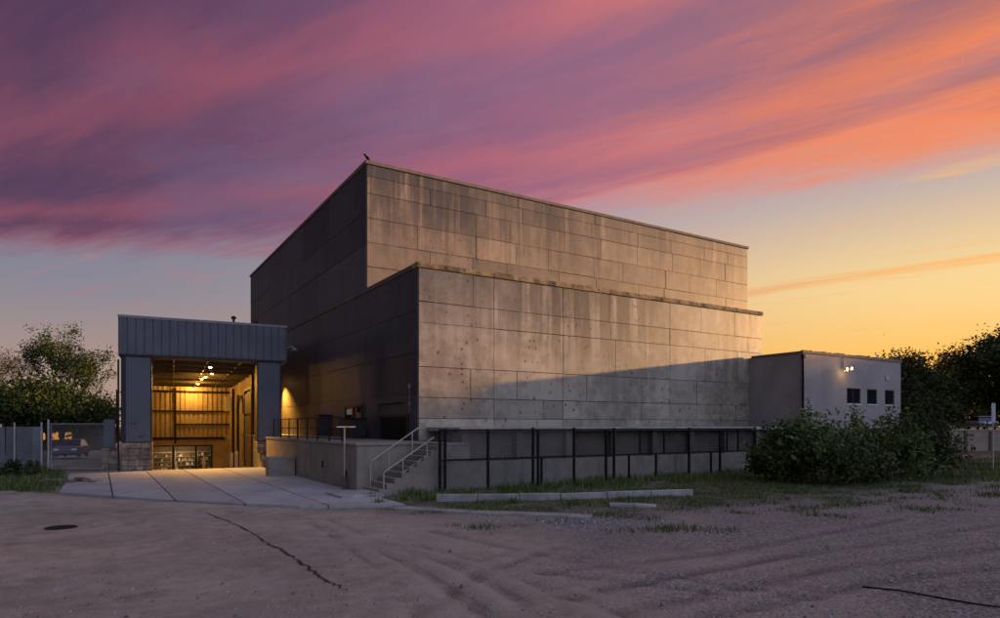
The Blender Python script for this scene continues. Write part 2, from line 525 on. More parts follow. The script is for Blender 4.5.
def lot_edge(u):
    """plan line where the dirt lot ends and weeds begin"""
    pts = [(-400, 90), (-12, 40), (-3, 33.0), (1.7, 25.2), (5.4, 20.6), (8, 18.0), (12, 14.6), (20, 13.4), (30, 14.0), (44, 13.5), (70, 10), (400, -10)]
    for (a, b) in zip(pts, pts[1:]):
        if a[0] <= u <= b[0]: return a[1] + (b[1] - a[1]) * (u - a[0]) / (b[0] - a[0])
    return 20


RUTS = [[(310, 523), (400, 560), (520, 625)], [(330, 520), (440, 563), (600, 628)], [(365, 540), (440, 582), (500, 630)],
        [(420, 545), (520, 572), (700, 590)], [(560, 600), (760, 560), (960, 535)], [(620, 612), (820, 570), (1000, 548)], [(540, 575), (700, 555), (900, 520)],
        [(345, 530), (470, 572), (560, 628)], [(385, 535), (500, 575), (660, 625)], [(430, 530), (560, 560), (820, 600)], [(330, 535), (400, 580), (430, 630)], [(600, 590), (800, 552), (1000, 525)], [(700, 618), (860, 585), (1010, 565)], [(560, 548), (480, 575), (420, 612)]]
RUTW = []
for r in RUTS:
    w = [gnd(*p) for p in r]
    RUTW.append(w)


def seg_d(p, a, b):
    d = b - a; t = max(0, min(1, (p - a).dot(d) / d.length_squared))
    return (p - a - d * t).length


def steps(lo, hi, fine_lo, fine_hi, df, grow=1.25):
    xs = list(np.arange(fine_lo, fine_hi + 1e-6, df))
    d = df; x = fine_lo
    left = []
    while x > lo: d *= grow; x -= d; left.append(x)
    d = df; x = fine_hi; right = []
    while x < hi: d *= grow; x += d; right.append(x)
    return left[::-1] + xs + right


ss = sorted(steps(-700, 900, -14, 24, 0.17, 1.12) + [HS0, HS1])
qs = sorted(steps(-140, 900, -38, -16, 0.17, 1.12) + [HQ0, HQ1])
gv, gf, grav, soil, rut = [], [], [], [], []
for q in qs:
    for s in ss:
        p = from_bay(s, q)
        u, v = p
        z = 0.0; g = 0.0; so = 0.0; rt = 0.0
        R = p.length
        e = v - lot_edge(u)
        if R < 60:
            z += (mnoise.noise((u * 0.23, v * 0.23, 0)) * 0.05 + mnoise.noise((u * 0.9, v * 0.9, 4)) * 0.012) * min(1, R / 6)
            nz = mnoise.noise((u * 0.35, v * 0.35, 9))
            if R < 30 and e < 0.5:
                for w in RUTW:
                    dd = min(seg_d(p, w[0], w[1]), seg_d(p, w[1], w[2]))
                    if dd < 0.6:
                        wob = 0.5 + 0.5 * mnoise.noise((u * 0.8, v * 0.8, 21))
                        z += wob * 1.3 * (-0.035 * math.exp(-(dd / 0.13) ** 2) + 0.022 * math.exp(-((dd - 0.3) / 0.12) ** 2))
                        rt += wob * (1.1 * math.exp(-(dd / 0.15) ** 2) - 0.8 * math.exp(-((dd - 0.36) / 0.14) ** 2))
            g = max(0.0, min(1, 0.25 + 0.065 * (u * 0.8 - v * 0.35 + 2) + nz * 0.4))
        so = max(0.0, min(1.0, 0.5 + e / 2.6 + 0.5 * mnoise.noise((u * 0.5, v * 0.5, 2))))
        if u < 8.5 and v > front_v(u) - 0.4 and u > -3.0: z = -0.10; so = 0.3
        if 8.0 < u < 36 and v > 19: z = -0.03
        gv.append((u, v, z)); grav.append(g); soil.append(so); rut.append(max(-1, min(1, rt)))
W = len(ss)
for j in range(len(qs) - 1):
    for i in range(W - 1):
        if ss[i] >= HS0 - 1e-6 and ss[i + 1] <= HS1 + 1e-6 and qs[j] >= HQ0 - 1e-6 and qs[j + 1] <= HQ1 + 1e-6: continue
        gf.append((j * W + i, j * W + i + 1, (j + 1) * W + i + 1, (j + 1) * W + i))
me = bpy.data.meshes.new('ground'); me.from_pydata(gv, [], gf); me.update()
for nm, dat in (('gravel', grav), ('soil', soil), ('rut', rut)):
    a = me.attributes.new(nm, 'FLOAT', 'POINT'); a.data.foreach_set('value', dat)
me.polygons.foreach_set('use_smooth', [True] * len(gf))
me.materials.append(M['ground'])
go = bpy.data.objects.new('ground', me); C.objects.link(go); tag(go, kind='structure')

# driveway slabs
b = MB()
cuts = [-1.35, 0.4, 2.2, 4.05, 6.2, 8.46]
for i, (a, c) in enumerate(zip(cuts, cuts[1:])):
    a += 0.025; c -= 0.025
    b.tone = [0.92, 0.98, 0.9, 1.02, 1.05][i]
    bot, top = [], []
    n = 8
    for k in range(n + 1):
        u = a + (c - a) * k / n
        bot.append((u, front_v(u)))
    vb = lambda u: (BAY_O + BE * ((u - BAY_O.x) / BE.x)).y + 0.28
    top = [(c, vb(c)), (a, vb(a))]
    if i >= 3:   # a cross joint part way up
        vj = 33.2
        b.prism(bot + [(c, vj), (a, vj)], -0.2, 0.03)
        b.tone *= 0.95
        b.prism([(a, vj + 0.04), (c, vj + 0.04)] + top, -0.2, 0.03)
    else:
        b.prism(bot + top, -0.2, 0.03)
tag(b.build('driveway', M['slab']), kind='structure')

# bay ramp
b = MB()
rp = lambda q: 0.03 - 2.13 * max(0, q - 0.3) / 28.7
pts = [(HS0, 0.3), (HS1, 0.3), (HS1, 29.0), (HS0, 29.0)]
vs = []
for (s_, q_) in pts:
    p = from_bay(s_, q_); vs.append((p.x, p.y, rp(q_)))
for (s_, q_) in pts:
    p = from_bay(s_, q_); vs.append((p.x, p.y, rp(q_) - 0.3))
b.add(vs, [(0, 1, 2, 3), (7, 6, 5, 4), (0, 4, 5, 1), (1, 5, 6, 2), (2, 6, 7, 3), (3, 7, 4, 0)])
p4 = [from_bay(*k) for k in ((HS0, 29.0), (HS1, 29.0), (HS1, 36), (HS0, 36))]
b.prism([(p.x, p.y) for p in p4], -2.4, -2.1)
tag(b.build('ramp', M['slab']), kind='structure')

# ---------------------------------------------------------------- the big hall
hall = thing('concrete_hall', 'huge stepped windowless concrete hall with tan panelled front and dark side', 'building', (12.2, 26.6, 0))
HO = Vector((12.2, 26.6, 0))


def panel_wall(axis, a0, a1, z0, z1, plane, out, rows, wmin, wmax, mat, name, rng, fixed=(), depth=0.25, gap=0.03):
    """precast panels proud of a dark backing; axis 'u' runs along the front, 'v' along the side"""
    b = MB()
    def bx(p0, p1, zz0, zz1, d0, d1):
        lo, hi = min(d0, d1), max(d0, d1)
        if axis == 'u': b.box(p0 - HO.x, lo - HO.y, zz0, p1 - HO.x, hi - HO.y, zz1)
        else: b.box(lo - HO.x, p0 - HO.y, zz0, hi - HO.x, p1 - HO.y, zz1)
    b.cur = 1
    bx(a0, a1, z0, z1, plane, plane + (-out) * depth)
    b.cur = 0
    for (r0, r1) in zip(rows, rows[1:]):
        js = [a0]
        x = a0
        while True:
            x += rng.uniform(wmin, wmax)
            if x > a1 - wmin * 0.5: break
            js.append(x)
        for f in fixed:
            if a0 < f < a1:
                js = [j for j in js if abs(j - f) > wmin * 0.45 or j == a0] + [f]
        js = sorted(js) + [a1]
        for (c0, c1) in zip(js, js[1:]):
            b.tone = rng.uniform(0.84, 1.1) * (rng.choice((0.82, 1.22)) if rng.random() < 0.22 else 1)
            pr = rng.uniform(0.022, 0.036)
            j1, j2 = rng.uniform(-.008, .008), rng.uniform(-.008, .008)
            bx(c0 + (gap / 2 if c0 > a0 else 0), c1 - (gap / 2 if c1 < a1 else 0), r0 + gap / 2 + j1, r1 - gap / 2 + j2, plane, plane + out * pr)
    return b.build(name, [mat, M['joint']], hall)


rng = random.Random(11)
U0, U1, V0 = 12.2, 36.67, 26.6
UU0, UU1, VU = 12.5, 45.0, 34.0
VB = 66.0
panel_wall('u', U0 + 0.03, U1, 0.0, 9.72, V0, -1, [0.0, 1.87, 2.9, 3.85, 5.25, 7.25, 8.2, 9.72], 2.6, 4.6, M['facade_low'], 'lower_front_wall', rng, fixed=(16.2, 20.4, 28.2))
panel_wall('u', UU0 + 0.03, UU1, 9.9, 17.0, VU, -1, [9.9, 11.35, 12.7, 14.05, 15.4, 16.35, 17.0], 2.3, 4.4, M['facade_up'], 'upper_front_wall', rng)
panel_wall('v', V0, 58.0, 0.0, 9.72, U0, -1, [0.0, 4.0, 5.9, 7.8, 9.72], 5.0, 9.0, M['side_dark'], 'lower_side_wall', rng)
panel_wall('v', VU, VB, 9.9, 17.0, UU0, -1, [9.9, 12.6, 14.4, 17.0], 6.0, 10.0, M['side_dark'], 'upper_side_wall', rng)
b = MB(); X_ = HO.x; Y_ = HO.y
# copings
b.box(U0 - 0.08 - X_, V0 - 0.09 - Y_, 9.723, U1 + 0.03 - X_, V0 + 0.5 - Y_, 9.97)
rr = random.Random(9)
for k in range(120):                     # moss cushions and spalled lumps on the coping
    u = rr.uniform(U0, U1) if k < 120 else U0 - 0.08
    v = V0 - 0.05 if k < 120 else rr.uniform(V0, 40)
    w = rr.uniform(0.04, 0.22); hh = rr.uniform(0.006, 0.035)
    if rr.random() < 0.5: b.box(u - w - X_, v - 0.03 - Y_, 9.93, u + w - X_, v + rr.uniform(0.1, 0.3) - Y_, 9.97 + hh)
    elif k < 120: b.box(u - w - X_, V0 - 0.09 - rr.uniform(0.003, 0.015) - Y_, 9.74 + rr.uniform(0, 0.06), u + w - X_, V0 - 0.05 - Y_, 9.9 + hh)
b.build('lower_coping', M['cornice'], hall, bevel=0.03)
b = MB(); b.box(U0 - 0.07 - X_, V0 + 0.503 - Y_, 9.723, U0 + 0.4 - X_, 58.0 - Y_, 9.95); b.build('side_coping', M['concrete_dark'], hall, bevel=0.02)
b = MB()
b.box(UU0 - 0.1 - X_, VU - 0.1 - Y_, 17.003, UU1 + 0.1 - X_, VU + 0.4 - Y_, 17.2)
b.box(UU0 - 0.1 - X_, VU + 0.4 - Y_, 17.003, UU0 + 0.4 - X_, VB + 0.1 - Y_, 17.2)
b.box(UU1 - 0.4 - X_, VU + 0.4 - Y_, 17.003, UU1 + 0.1 - X_, VB + 0.1 - Y_, 17.2)
b.build('upper_coping', M['coping'], hall, bevel=0.02)
b = MB()
b.box(U0 + 0.4 - X_, V0 + 0.5 - Y_, 9.6, U1 - X_, VU - Y_, 9.8)
b.box(UU0 + 0.4 - X_, VU + 0.4 - Y_, 16.8, UU1 - 0.4 - X_, VB - Y_, 16.95)
b.build('roof', M['roof'], hall)
b = MB()
b.box(U1 - 0.3 - X_, V0 + 0.26 - Y_, 0, U1 - X_, VU - Y_, 9.72)
b.box(UU1 - 0.3 - X_, VU + 0.26 - Y_, 0, UU1 - X_, VB - Y_, 17.0)
b.box(UU0 + 0.26 - X_, VB - 0.3 - Y_, 0, UU1 - 0.31 - X_, VB - Y_, 17.0)
b.box(U1 - X_, VU + 0.3 - Y_, 0, UU1 - 0.31 - X_, VU + 0.5 - Y_, 9.9)
b.box(U0 + 0.25 - X_, 57.7 - Y_, 0, UU0 + 0.2 - X_, 58.0 - Y_, 9.72)
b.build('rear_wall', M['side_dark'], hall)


def lx(u): return u - HO.x
def ly(v): return v - HO.y


# double door on the side, posters showing through the glass
b = MB(); f_ = U0 - 0.05
for (v0, v1) in ((33.6, 33.72), (34.95, 35.1), (36.38, 36.5)): b.box(lx(f_ - 0.1), ly(v0), 1.87, lx(f_ + 0.02), ly(v1), 3.72)
b.box(lx(f_ - 0.1), ly(33.72), 3.6, lx(f_ + 0.02), ly(34.95), 3.72); b.box(lx(f_ - 0.1), ly(35.1), 3.6, lx(f_ + 0.02), ly(36.38), 3.72)
b.box(lx(f_ - 0.1), ly(33.72), 1.87, lx(f_ + 0.02), ly(34.95), 2.1); b.box(lx(f_ - 0.1), ly(35.1), 1.87, lx(f_ + 0.02), ly(36.38), 2.1)
dr = b.build('double_door', M['dark_metal'], hall)
M['dim_glow'] = emit_mat('door_glass_glow', (1.0, 0.62, 0.42), 0.05)
b = MB(); b.box(lx(f_ - 0.04), ly(33.72), 2.1, lx(f_ - 0.02), ly(34.95), 3.6); b.box(lx(f_ - 0.04), ly(35.1), 2.1, lx(f_ - 0.02), ly(36.38), 3.6)
b.build('pane', M['glass_dark'], dr)
M['poster_red'] = rough_mat('red_poster', (0.30, 0.06, 0.05), (0.42, 0.12, 0.08), 5, 0.6, 0)
b = MB(); b.box(lx(f_ - 0.05), ly(33.9), 2.75, lx(f_ - 0.043), ly(34.5), 3.3); b.build('red_notice', M['poster_red'], dr)
b = MB(); b.box(lx(f_ - 0.05), ly(34.0), 2.25, lx(f_ - 0.043), ly(34.4), 2.65); b.build('white_notice', M['white_paint'], dr)
b = MB(); b.box(lx(f_ - 0.05), ly(35.3), 3.2, lx(f_ - 0.043), ly(36.2), 3.5); b.build('white_notice', M['white_paint'], dr)
# low dark shutter nearer the corner
b = MB()
b.box(lx(f_ - 0.08), ly(27.5), 1.87, lx(f_ + 0.02), ly(27.65), 3.1); b.box(lx(f_ - 0.08), ly(30.8), 1.87, lx(f_ + 0.02), ly(30.95), 3.1)
b.box(lx(f_ - 0.08), ly(27.65), 2.98, lx(f_ + 0.02), ly(30.8), 3.1)
sd = b.build('shutter_door', M['dark_metal'], hall)
b = MB()
for k in range(9): b.box(lx(f_ - 0.03 - 0.015 * (k % 2)), ly(27.65), 1.88 + k * 0.122, lx(f_ + 0.01), ly(30.8), 1.88 + (k + 1) * 0.122 - 0.004)
b.build('slats', M['black_steel'], sd)
# conduit and small boxes on the side wall
b = MB(); b.tube([(lx(12.13), ly(27.4), 3.2), (lx(12.13), ly(27.4), 4.5)], 0.018); b.box(lx(12.08), ly(27.33), 4.3, lx(12.165), ly(27.47), 4.5)
b.box(lx(12.08), ly(27.35), 3.5, lx(12.165), ly(27.45), 3.65)
b.build('conduit', M['concrete'], hall)
# ledge flashing on side wall
b = MB(); b.box(lx(11.95), ly(28.0), 3.68, lx(12.17), ly(31.2), 3.74); b.build('flashing', M['joint'], hall)

# bird on the top corner
b = MB()
def blob(b, c, r, n=8, m=6):
    vs = [(c[0], c[1], c[2] + r[2])]
    for i in range(1, m):
        ph = math.pi * i / m
        for k in range(n):
            th = 2 * math.pi * k / n
            vs.append((c[0] + r[0] * math.sin(ph) * math.cos(th), c[1] + r[1] * math.sin(ph) * math.sin(th), c[2] + r[2] * math.cos(ph)))
    vs.append((c[0], c[1], c[2] - r[2])); L = len(vs) - 1
    fs = [(0, 1 + k, 1 + (k + 1) % n) for k in range(n)]
    for i in range(m - 2):
        for k in range(n): fs.append((1 + i * n + k, 1 + (i + 1) * n + k, 1 + (i + 1) * n + (k + 1) % n, 1 + i * n + (k + 1) % n))
    fs += [(L, 1 + (m - 2) * n + (k + 1) % n, 1 + (m - 2) * n + k) for k in range(n)]
    b.add(vs, fs)
b.tube([(0.0, 0, 0.20), (0.05, 0, 0.19), (0.13, 0, 0.16), (0.2, 0, 0.11), (0.27, 0, 0.07), (0.36, 0, 0.05)], [0.02, 0.06, 0.085, 0.075, 0.04, 0.02], 10)
b.tube([(0.10, 0, 0.16), (0.03, 0, 0.22), (-0.02, 0, 0.26), (-0.06, 0, 0.26), (-0.09, 0, 0.255), (-0.15, 0, 0.245)], [0.07, 0.05, 0.05, 0.045, 0.02, 0.004], 10)
b.tube([(0.14, 0.03, 0.1), (0.13, 0.03, 0.0)], 0.008); b.tube([(0.14, -0.03, 0.1), (0.13, -0.03, 0.0)], 0.008)
bo = b.build('bird', M['black_steel'], smooth=True)
bo.location = (12.42, 34.0, 17.2); bo.rotation_euler = (0, 0, 0.3); bo.scale = (1.1, 1.1, 1.1)
tag(bo, 'small dark bird perched on the topmost front corner of the concrete hall', 'bird')

# ---------------------------------------------------------------- annex
AU0, AU1, AV0, AZ = 35.4, 46.6, 22.9, 7.0
ax = thing('annex', 'plain pale grey flat roofed annex with three small windows joined to the hall', 'building', (AU0, AV0, 0))
def A(b, u0, v0, z0, u1, v1, z1): b.box(u0 - AU0, v0 - AV0, z0, u1 - AU0, v1 - AV0, z1)
wins = [(40.06, 41.63), (42.39, 43.6), (44.57, 45.76)]
b = MB()
zb, zt = 3.96, 4.94
us = [AU0] + [x for w in wins for x in w] + [AU1]
A(b, AU0, AV0, 2.5, AU1, AV0 + 0.3, zb); A(b, AU0, AV0, zt, AU1, AV0 + 0.3, AZ - 0.12)
for i in range(0, len(us), 2): A(b, us[i], AV0, zb, us[i + 1], AV0 + 0.3, zt)
A(b, AU0, AV0 + 0.3, 2.5, AU0 + 0.3, 26.56, AZ - 0.12)
A(b, AU1 - 0.3, AV0 + 0.3, 2.5, AU1, 33.9, AZ - 0.12)
A(b, 36.72, 33.6, 2.5, AU1 - 0.3, 33.9, AZ - 0.12)
b.build('wall', M['annex'], ax)
b = MB(); A(b, AU0 - 0.04, AV0 - 0.04, 2.36, AU1 + 0.04, AV0 + 0.3, 2.497); b.build('ledge', M['kerb'], ax)
b = MB(); A(b, AU0 + 0.02, AV0 + 0.03, -0.3, AU1 - 0.02, AV0 + 0.3, 2.357); A(b, AU0 + 0.02, AV0 + 0.3, -0.3, AU0 + 0.3, 26.56, 2.497); A(b, AU1 - 0.3, AV0 + 0.3, -0.3, AU1 - 0.02, 33.9, 2.497)
b.build('plinth', M['concrete_dark'], ax)
b = MB(); A(b, AU0 - 0.06, AV0 - 0.06, AZ - 0.117, AU1 + 0.06, AV0 + 0.3, AZ); A(b, AU0 - 0.06, AV0 + 0.3, AZ - 0.117, AU0 + 0.3, 26.4, AZ); A(b, AU1 - 0.3, AV0 + 0.3, AZ - 0.117, AU1 + 0.06, 33.9, AZ)
r_ = random.Random(3)
for k in range(46):                      # ballast and sheet laps that show along the roof edge
    u = AU0 + 0.1 + k * 0.243
    A(b, u, AV0 - 0.02, AZ, u + r_.uniform(0.1, 0.2), AV0 + 0.2, AZ + r_.uniform(0.02, 0.09))
b.build('coping', M['coping'], ax)
b = MB(); A(b, AU0 + 0.3, AV0 + 0.3, AZ - 0.4, AU1 - 0.3, 33.6, AZ - 0.25); b.build('roof', M['roof'], ax)
b = MB(); b.tube([(-0.05, -0.06, 2.0), (-0.05, -0.06, AZ - 0.2)], 0.06, 8); b.box(-0.14, -0.16, AZ - 0.45, 0.06, -0.002, AZ - 0.2); b.build('downpipe', M['black_steel'], ax)
b = MB(); b.tube([(4.3, -0.03, AZ - 0.15), (4.3, -0.03, 6.15)], 0.018, 6); b.build('conduit', M['galv'], ax)
b = MB(); b.box(9.2, -0.06, 5.6, 9.6, -0.002, 5.9); b.build('vent', M['galv'], ax)
for i, (w0, w1) in enumerate(wins):
    b = MB(); t_ = 0.07
    A(b, w0 + .003, AV0 + 0.05, zb + .003, w0 + t_, AV0 + 0.15, zt - .003); A(b, w1 - t_, AV0 + 0.05, zb + .003, w1 - .003, AV0 + 0.15, zt - .003)
    A(b, w0 + t_, AV0 + 0.05, zb + .003, w1 - t_, AV0 + 0.15, zb + t_); A(b, w0 + t_, AV0 + 0.05, zt - t_, w1 - t_, AV0 + 0.15, zt - .003)
    if i == 0: A(b, (w0 + w1) / 2 - 0.05, AV0 + 0.05, zb + t_, (w0 + w1) / 2 + 0.05, AV0 + 0.15, zt - t_)
    wo = b.build('window', M['dark_metal'], ax)
    b = MB(); A(b, w0 + 0.01, AV0 + 0.09, zb + 0.01, w1 - 0.01, AV0 + 0.11, zt - 0.01); b.build('pane', M['glass_dark'], wo)
    b = MB(); A(b, w0 - 0.05, AV0 - 0.05, zb - 0.07, w1 + 0.05, AV0 - 0.002, zb - 0.01); b.build('sill', M['white_paint'], wo)


def lamp_light(name, loc, energy, color=(1, 0.52, 0.10), radius=0.12, spot=None, aim=None, parent=None):
    d = bpy.data.lights.new(name, 'SPOT' if spot else 'POINT'); d.energy = energy; d.color = color; d.shadow_soft_size = radius
    if spot: d.spot_size = spot; d.spot_blend = 1.0
    o = bpy.data.objects.new(name, d); C.objects.link(o); o.location = loc
    if aim is not None: o.rotation_euler = Vector(aim).to_track_quat('-Z', 'Y').to_euler()
    if parent: o.parent = parent
    return o


# twin-headed security lamp on the annex
wl = thing('wall_lamp', 'lit twin headed security lamp on the annex wall above its windows', 'lamp', (39.7, AV0, 6.05))
b = MB(); b.box(-0.12, -0.08, -0.1, 0.12, -0.002, 0.1); b.tube([(-0.05, -0.08, 0), (-0.22, -0.22, 0.03)], 0.02); b.tube([(0.05, -0.08, 0), (0.25, -0.2, 0.08)], 0.02); b.build('bracket', M['white_paint'], wl)
for (x, z) in ((-0.24, 0.02), (0.28, 0.08)):
    b = MB(); b.lathe([(0.05, 0.0), (0.1, -0.12), (0.11, -0.17)], (x, -0.2, z), 12, 'y'); hd = b.build('lamp_head', M['white_paint'], wl)
    b = MB(); b.lathe([(0.07, -0.172), (0.04, -0.19), (0.01, -0.2)], (x, -0.2, z), 12, 'y'); b.build('bulb', M['lamp_on'], hd)
lamp_light('lamp_light', (-0.24, -0.5, -0.1), 9, (1, 0.6, 0.2), 0.1, parent=wl)

# ---------------------------------------------------------------- raised platform under the front wall
pf = thing('loading_platform', 'long raised concrete platform with pale slab edge along the hall front behind the black fence', 'platform', (12.6, 23.4, 0))
b = MB(); b.box(0, 0, 2.33, 22.76, 3.13, 2.5); b.build('slab', M['kerb'], pf, bevel=0.02)
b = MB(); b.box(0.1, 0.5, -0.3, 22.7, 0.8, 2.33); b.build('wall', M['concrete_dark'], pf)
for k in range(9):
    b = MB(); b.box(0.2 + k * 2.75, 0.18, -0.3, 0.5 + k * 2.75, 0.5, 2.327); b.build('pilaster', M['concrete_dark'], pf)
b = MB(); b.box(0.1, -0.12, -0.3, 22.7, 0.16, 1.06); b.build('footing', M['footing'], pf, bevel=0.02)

# ---------------------------------------------------------------- side dock
dk = thing('loading_dock', 'concrete loading dock with bare retaining wall beside the driveway', 'dock', (8.5, 24.2, 0))
b = MB()
P = lambda *pts: [(p[0] - 8.5, p[1] - 24.2) for p in pts]
b.prism(P((8.5, 24.2), (12.15, 24.2), (12.15, 56), (9.9, 56), (8.62, 41.0), (8.5, 40)), -0.3, 1.79)
b.prism(P((11.45, 22.5), (12.58, 22.5), (12.58, 23.35), (12.15, 23.35), (12.15, 24.2), (11.45, 24.2)), -0.3, 1.79)
b.build('retaining_wall', M['concrete'], dk)
b = MB()
b.prism(P((8.44, 24.14), (11.45, 24.14), (11.45, 22.46), (12.585, 22.46), (12.585, 23.38), (12.157, 23.38), (12.157, 56), (9.84, 56), (8.56, 41.0), (8.44, 40)), 1.793, 1.88)
b.build('deck_edge', M['concrete'], dk, bevel=0.012)
for (y0, y1, z0, z1) in ((1.2, 1.5, 0.35, 0.75), (4.4, 4.6, 0.7, 1.0)):
    b = MB(); b.box(-0.03, y0, z0, -0.002, y1, z1); b.build('rubber_bumper', M['black_steel'], dk)
lb = MB(); lb.box(0, 0, -0.3, 1.3, 0.7, 1.0); lo_ = lb.build('low_block', M['concrete'], bevel=0.03); lo_.location = (7.12, 33.2, 0)  # warm concrete colour stands in for amber lamp light on the block
tag(lo_, 'low square concrete block at the far end of the bare retaining wall', 'block')

# stairs
st = thing('concrete_steps', 'short concrete steps with weeds climbing to the loading dock', 'steps', (8.75, 22.5, 0))
b = MB()
n = 9
pr = [(0.0, -0.3)]
for k in range(n): pr += [(k * 0.3, 0.2 * (k + 1)), ((k + 1) * 0.3, 0.2 * (k + 1))]
pr += [(n * 0.3, -0.3)]
pr[-2] = (n * 0.3 - 0.004, 1.785); pr[-3] = ((n - 1) * 0.3, 1.785); pr[-1] = (n * 0.3 - 0.004, -0.3)
N_ = len(pr)
b.add([(x, 0.0, z) for x, z in pr] + [(x, 1.62, z) for x, z in pr], [tuple(range(N_)), tuple(range(2 * N_ - 1, N_ - 1, -1))] + [(i, N_ + i, N_ + (i + 1) % N_, (i + 1) % N_) for i in range(N_)])
b.build('treads', M['concrete'], st, bevel=0.012)
b = MB(); b.box(-1.6, -0.5, -0.3, -0.01, 1.3, 0.12); b.build('landing', M['kerb'], st, bevel=0.03)


def stair_rail(v, z0, z1, label, mid):
    o = thing('stair_handrail', label, 'handrail', (9.0, v, 0))
    b = MB(); L = 2.05
    zz = lambda x: z0 + (z1 - z0) * x / L
    b.tube([(-0.02, 0, 0.2), (-0.02, 0, z0 - 0.03), (0.05, 0, z0 + 0.05), (L, 0, z1)], 0.028, 8); b.build('rail', M['pale_rail'], o)
    for x in (0.75, 1.75):
        b = MB(); b.tube([(x, 0, zz(x) - 0.95), (x, 0, zz(x) - 0.02)], 0.022, 8); b.build('baluster', M['pale_rail'], o)
    if mid:
        b = MB(); b.tube([(0.7, 0, zz(0.7) - 0.5), (L, 0, z1 - 0.5)], 0.02, 8); b.build('mid_rail', M['pale_rail'], o)
    return o


stair_rail(24.0, 1.16, 2.50, 'pale sloping handrail on the far side of the steps, against the dock', False)
stair_rail(22.62, 0.82, 2.12, 'pale sloping handrail with mid rail on the near side of the steps', True)

# T-shaped pole
tp = thing('pipe_post', 'pale T shaped pipe post standing in front of the bare retaining wall', 'post', (8.3, 25.1, 0))
b = MB(); b.tube([(0, 0, -0.05), (0, 0, 2.5)], 0.03, 8); b.build('pole', M['pale_rail'], tp)
b = MB(); b.tube([(-0.42, -0.32, 2.52), (0.55, 0.30, 2.52)], 0.025, 8); b.build('crossbar', M['pale_rail'], tp)
b = MB(); b.lathe([(0.09, -0.02), (0.09, 0.5), (0.07, 0.55)], (0, 0, 0), 10); b.build('sleeve', M['concrete_dark'], tp)

# dock railing
rl = thing('dock_railing', 'dark steel guard railing along the edge of the loading dock', 'railing', (8.7, 26.6, 1.88))
b = MB()
for z in (1.05, 0.55, 0.12): b.tube([(0, 0, z), (0, 12.6, z)], 0.025, 6)
b.build('rails', M['black_steel'], rl)
for k in range(8):
    b = MB(); b.box(-0.03, k * 1.8 - 0.03, 0, 0.03, k * 1.8 + 0.03, 1.07); b.build('post', M['black_steel'], rl)
b = MB()
for k in range(21): b.box(-0.008, 5.4 + k * 0.33, 0.12, 0.008, 5.42 + k * 0.33, 1.05)
b.build('bars', M['black_steel'], rl)
# dark cupboards standing on the dock
for (v, w, h, lab) in ((32.2, 1.3, 1.0, 'dark squat waste bin standing on the dock beside the double door'), (37.9, 0.9, 1.25, 'dark upright bin standing on the dock nearer the canopy')):
    bn = thing('waste_bin', lab, 'bin', (11.0, v, 1.885))
    b = MB(); b.prism([(0, 0), (0.8, 0), (0.8, w), (0, w)], 0.08, h); b.build('body', M['dark_metal'], bn, bevel=0.04)
    b = MB(); b.prism([(-0.04, -0.04), (0.84, -0.04), (0.84, w + 0.04), (-0.04, w + 0.04)], h + 0.003, h + 0.08); b.build('lid', M['black_steel'], bn, bevel=0.02)

# ---------------------------------------------------------------- canopy and bay
bay = thing('loading_bay', 'blue grey clad loading bay with lit deep interior on stone based piers', 'building', (BAY_O.x, BAY_O.y, 0), BAY_R)


def ribbed(b, x0, x1, z0, z1, y, pitch=0.42, d=0.06, rib=0.07, axis='x', sgn=-1):
    def f(a0, a1, y0, y1):
        lo, hi = min(y0, y1), max(y0, y1)
        if axis == 'x': b.box(a0, lo, z0, a1, hi, z1)
        else: b.box(lo, a0, z0, hi, a1, z1)
    f(x0, x1, y, y - sgn * 0.06)
    k = x0
    while k < x1 - rib:
        f(k, min(x1, k + pitch - rib), y, y + sgn * d); k += pitch


b = MB()
ribbed(b, -0.05, 8.78, 6.55, 8.55, -0.05)
ribbed(b, 0.02, 29.4, 6.55, 8.55, -0.05, axis='y', sgn=-1)
ribbed(b, 0.02, 29.4, 6.55, 8.55, 8.78, axis='y', sgn=1)
b.build('fascia', M['cladding'], bay)
b = MB()
b.box(-0.12, -0.13, 8.553, 8.85, 0.06, 8.7); b.box(-0.12, 0.06, 8.553, 0.05, 29.45, 8.7); b.box(8.68, 0.06, 8.553, 8.85, 29.45, 8.7)
b.build('top_trim', M['trim'], bay)
b = MB(); b.box(-0.09, -0.1, 6.44, 8.82, 0.1, 6.547); b.box(-0.09, 0.1, 6.44, 0.1, 29.4, 6.547); b.box(8.63, 0.1, 6.44, 8.82, 29.4, 6.547)
b.build('bottom_trim', M['dark_metal'], bay)
b = MB(); b.box(0.05, 0.06, 8.3, 8.68, 29.4, 8.45); b.build('roof', M['roof'], bay)
b = MB(); b.box(0.1, 0.1, 6.45, 8.63, 29.0, 6.55); b.build('ceiling', M['ceiling'], bay)
b = MB()
for q in np.arange(2.0, 29, 3.0): b.box(0.35, q, 6.2, 8.0, q + 0.18, 6.447)
b.build('ceiling_beams', M['ceiling'], bay)
b = MB()
for s_ in (2.6, 4.4, 6.2): b.box(s_, 0.3, 6.3, s_ + 0.07, 28.9, 6.38)
b.build('conduits', M['galv'], bay)


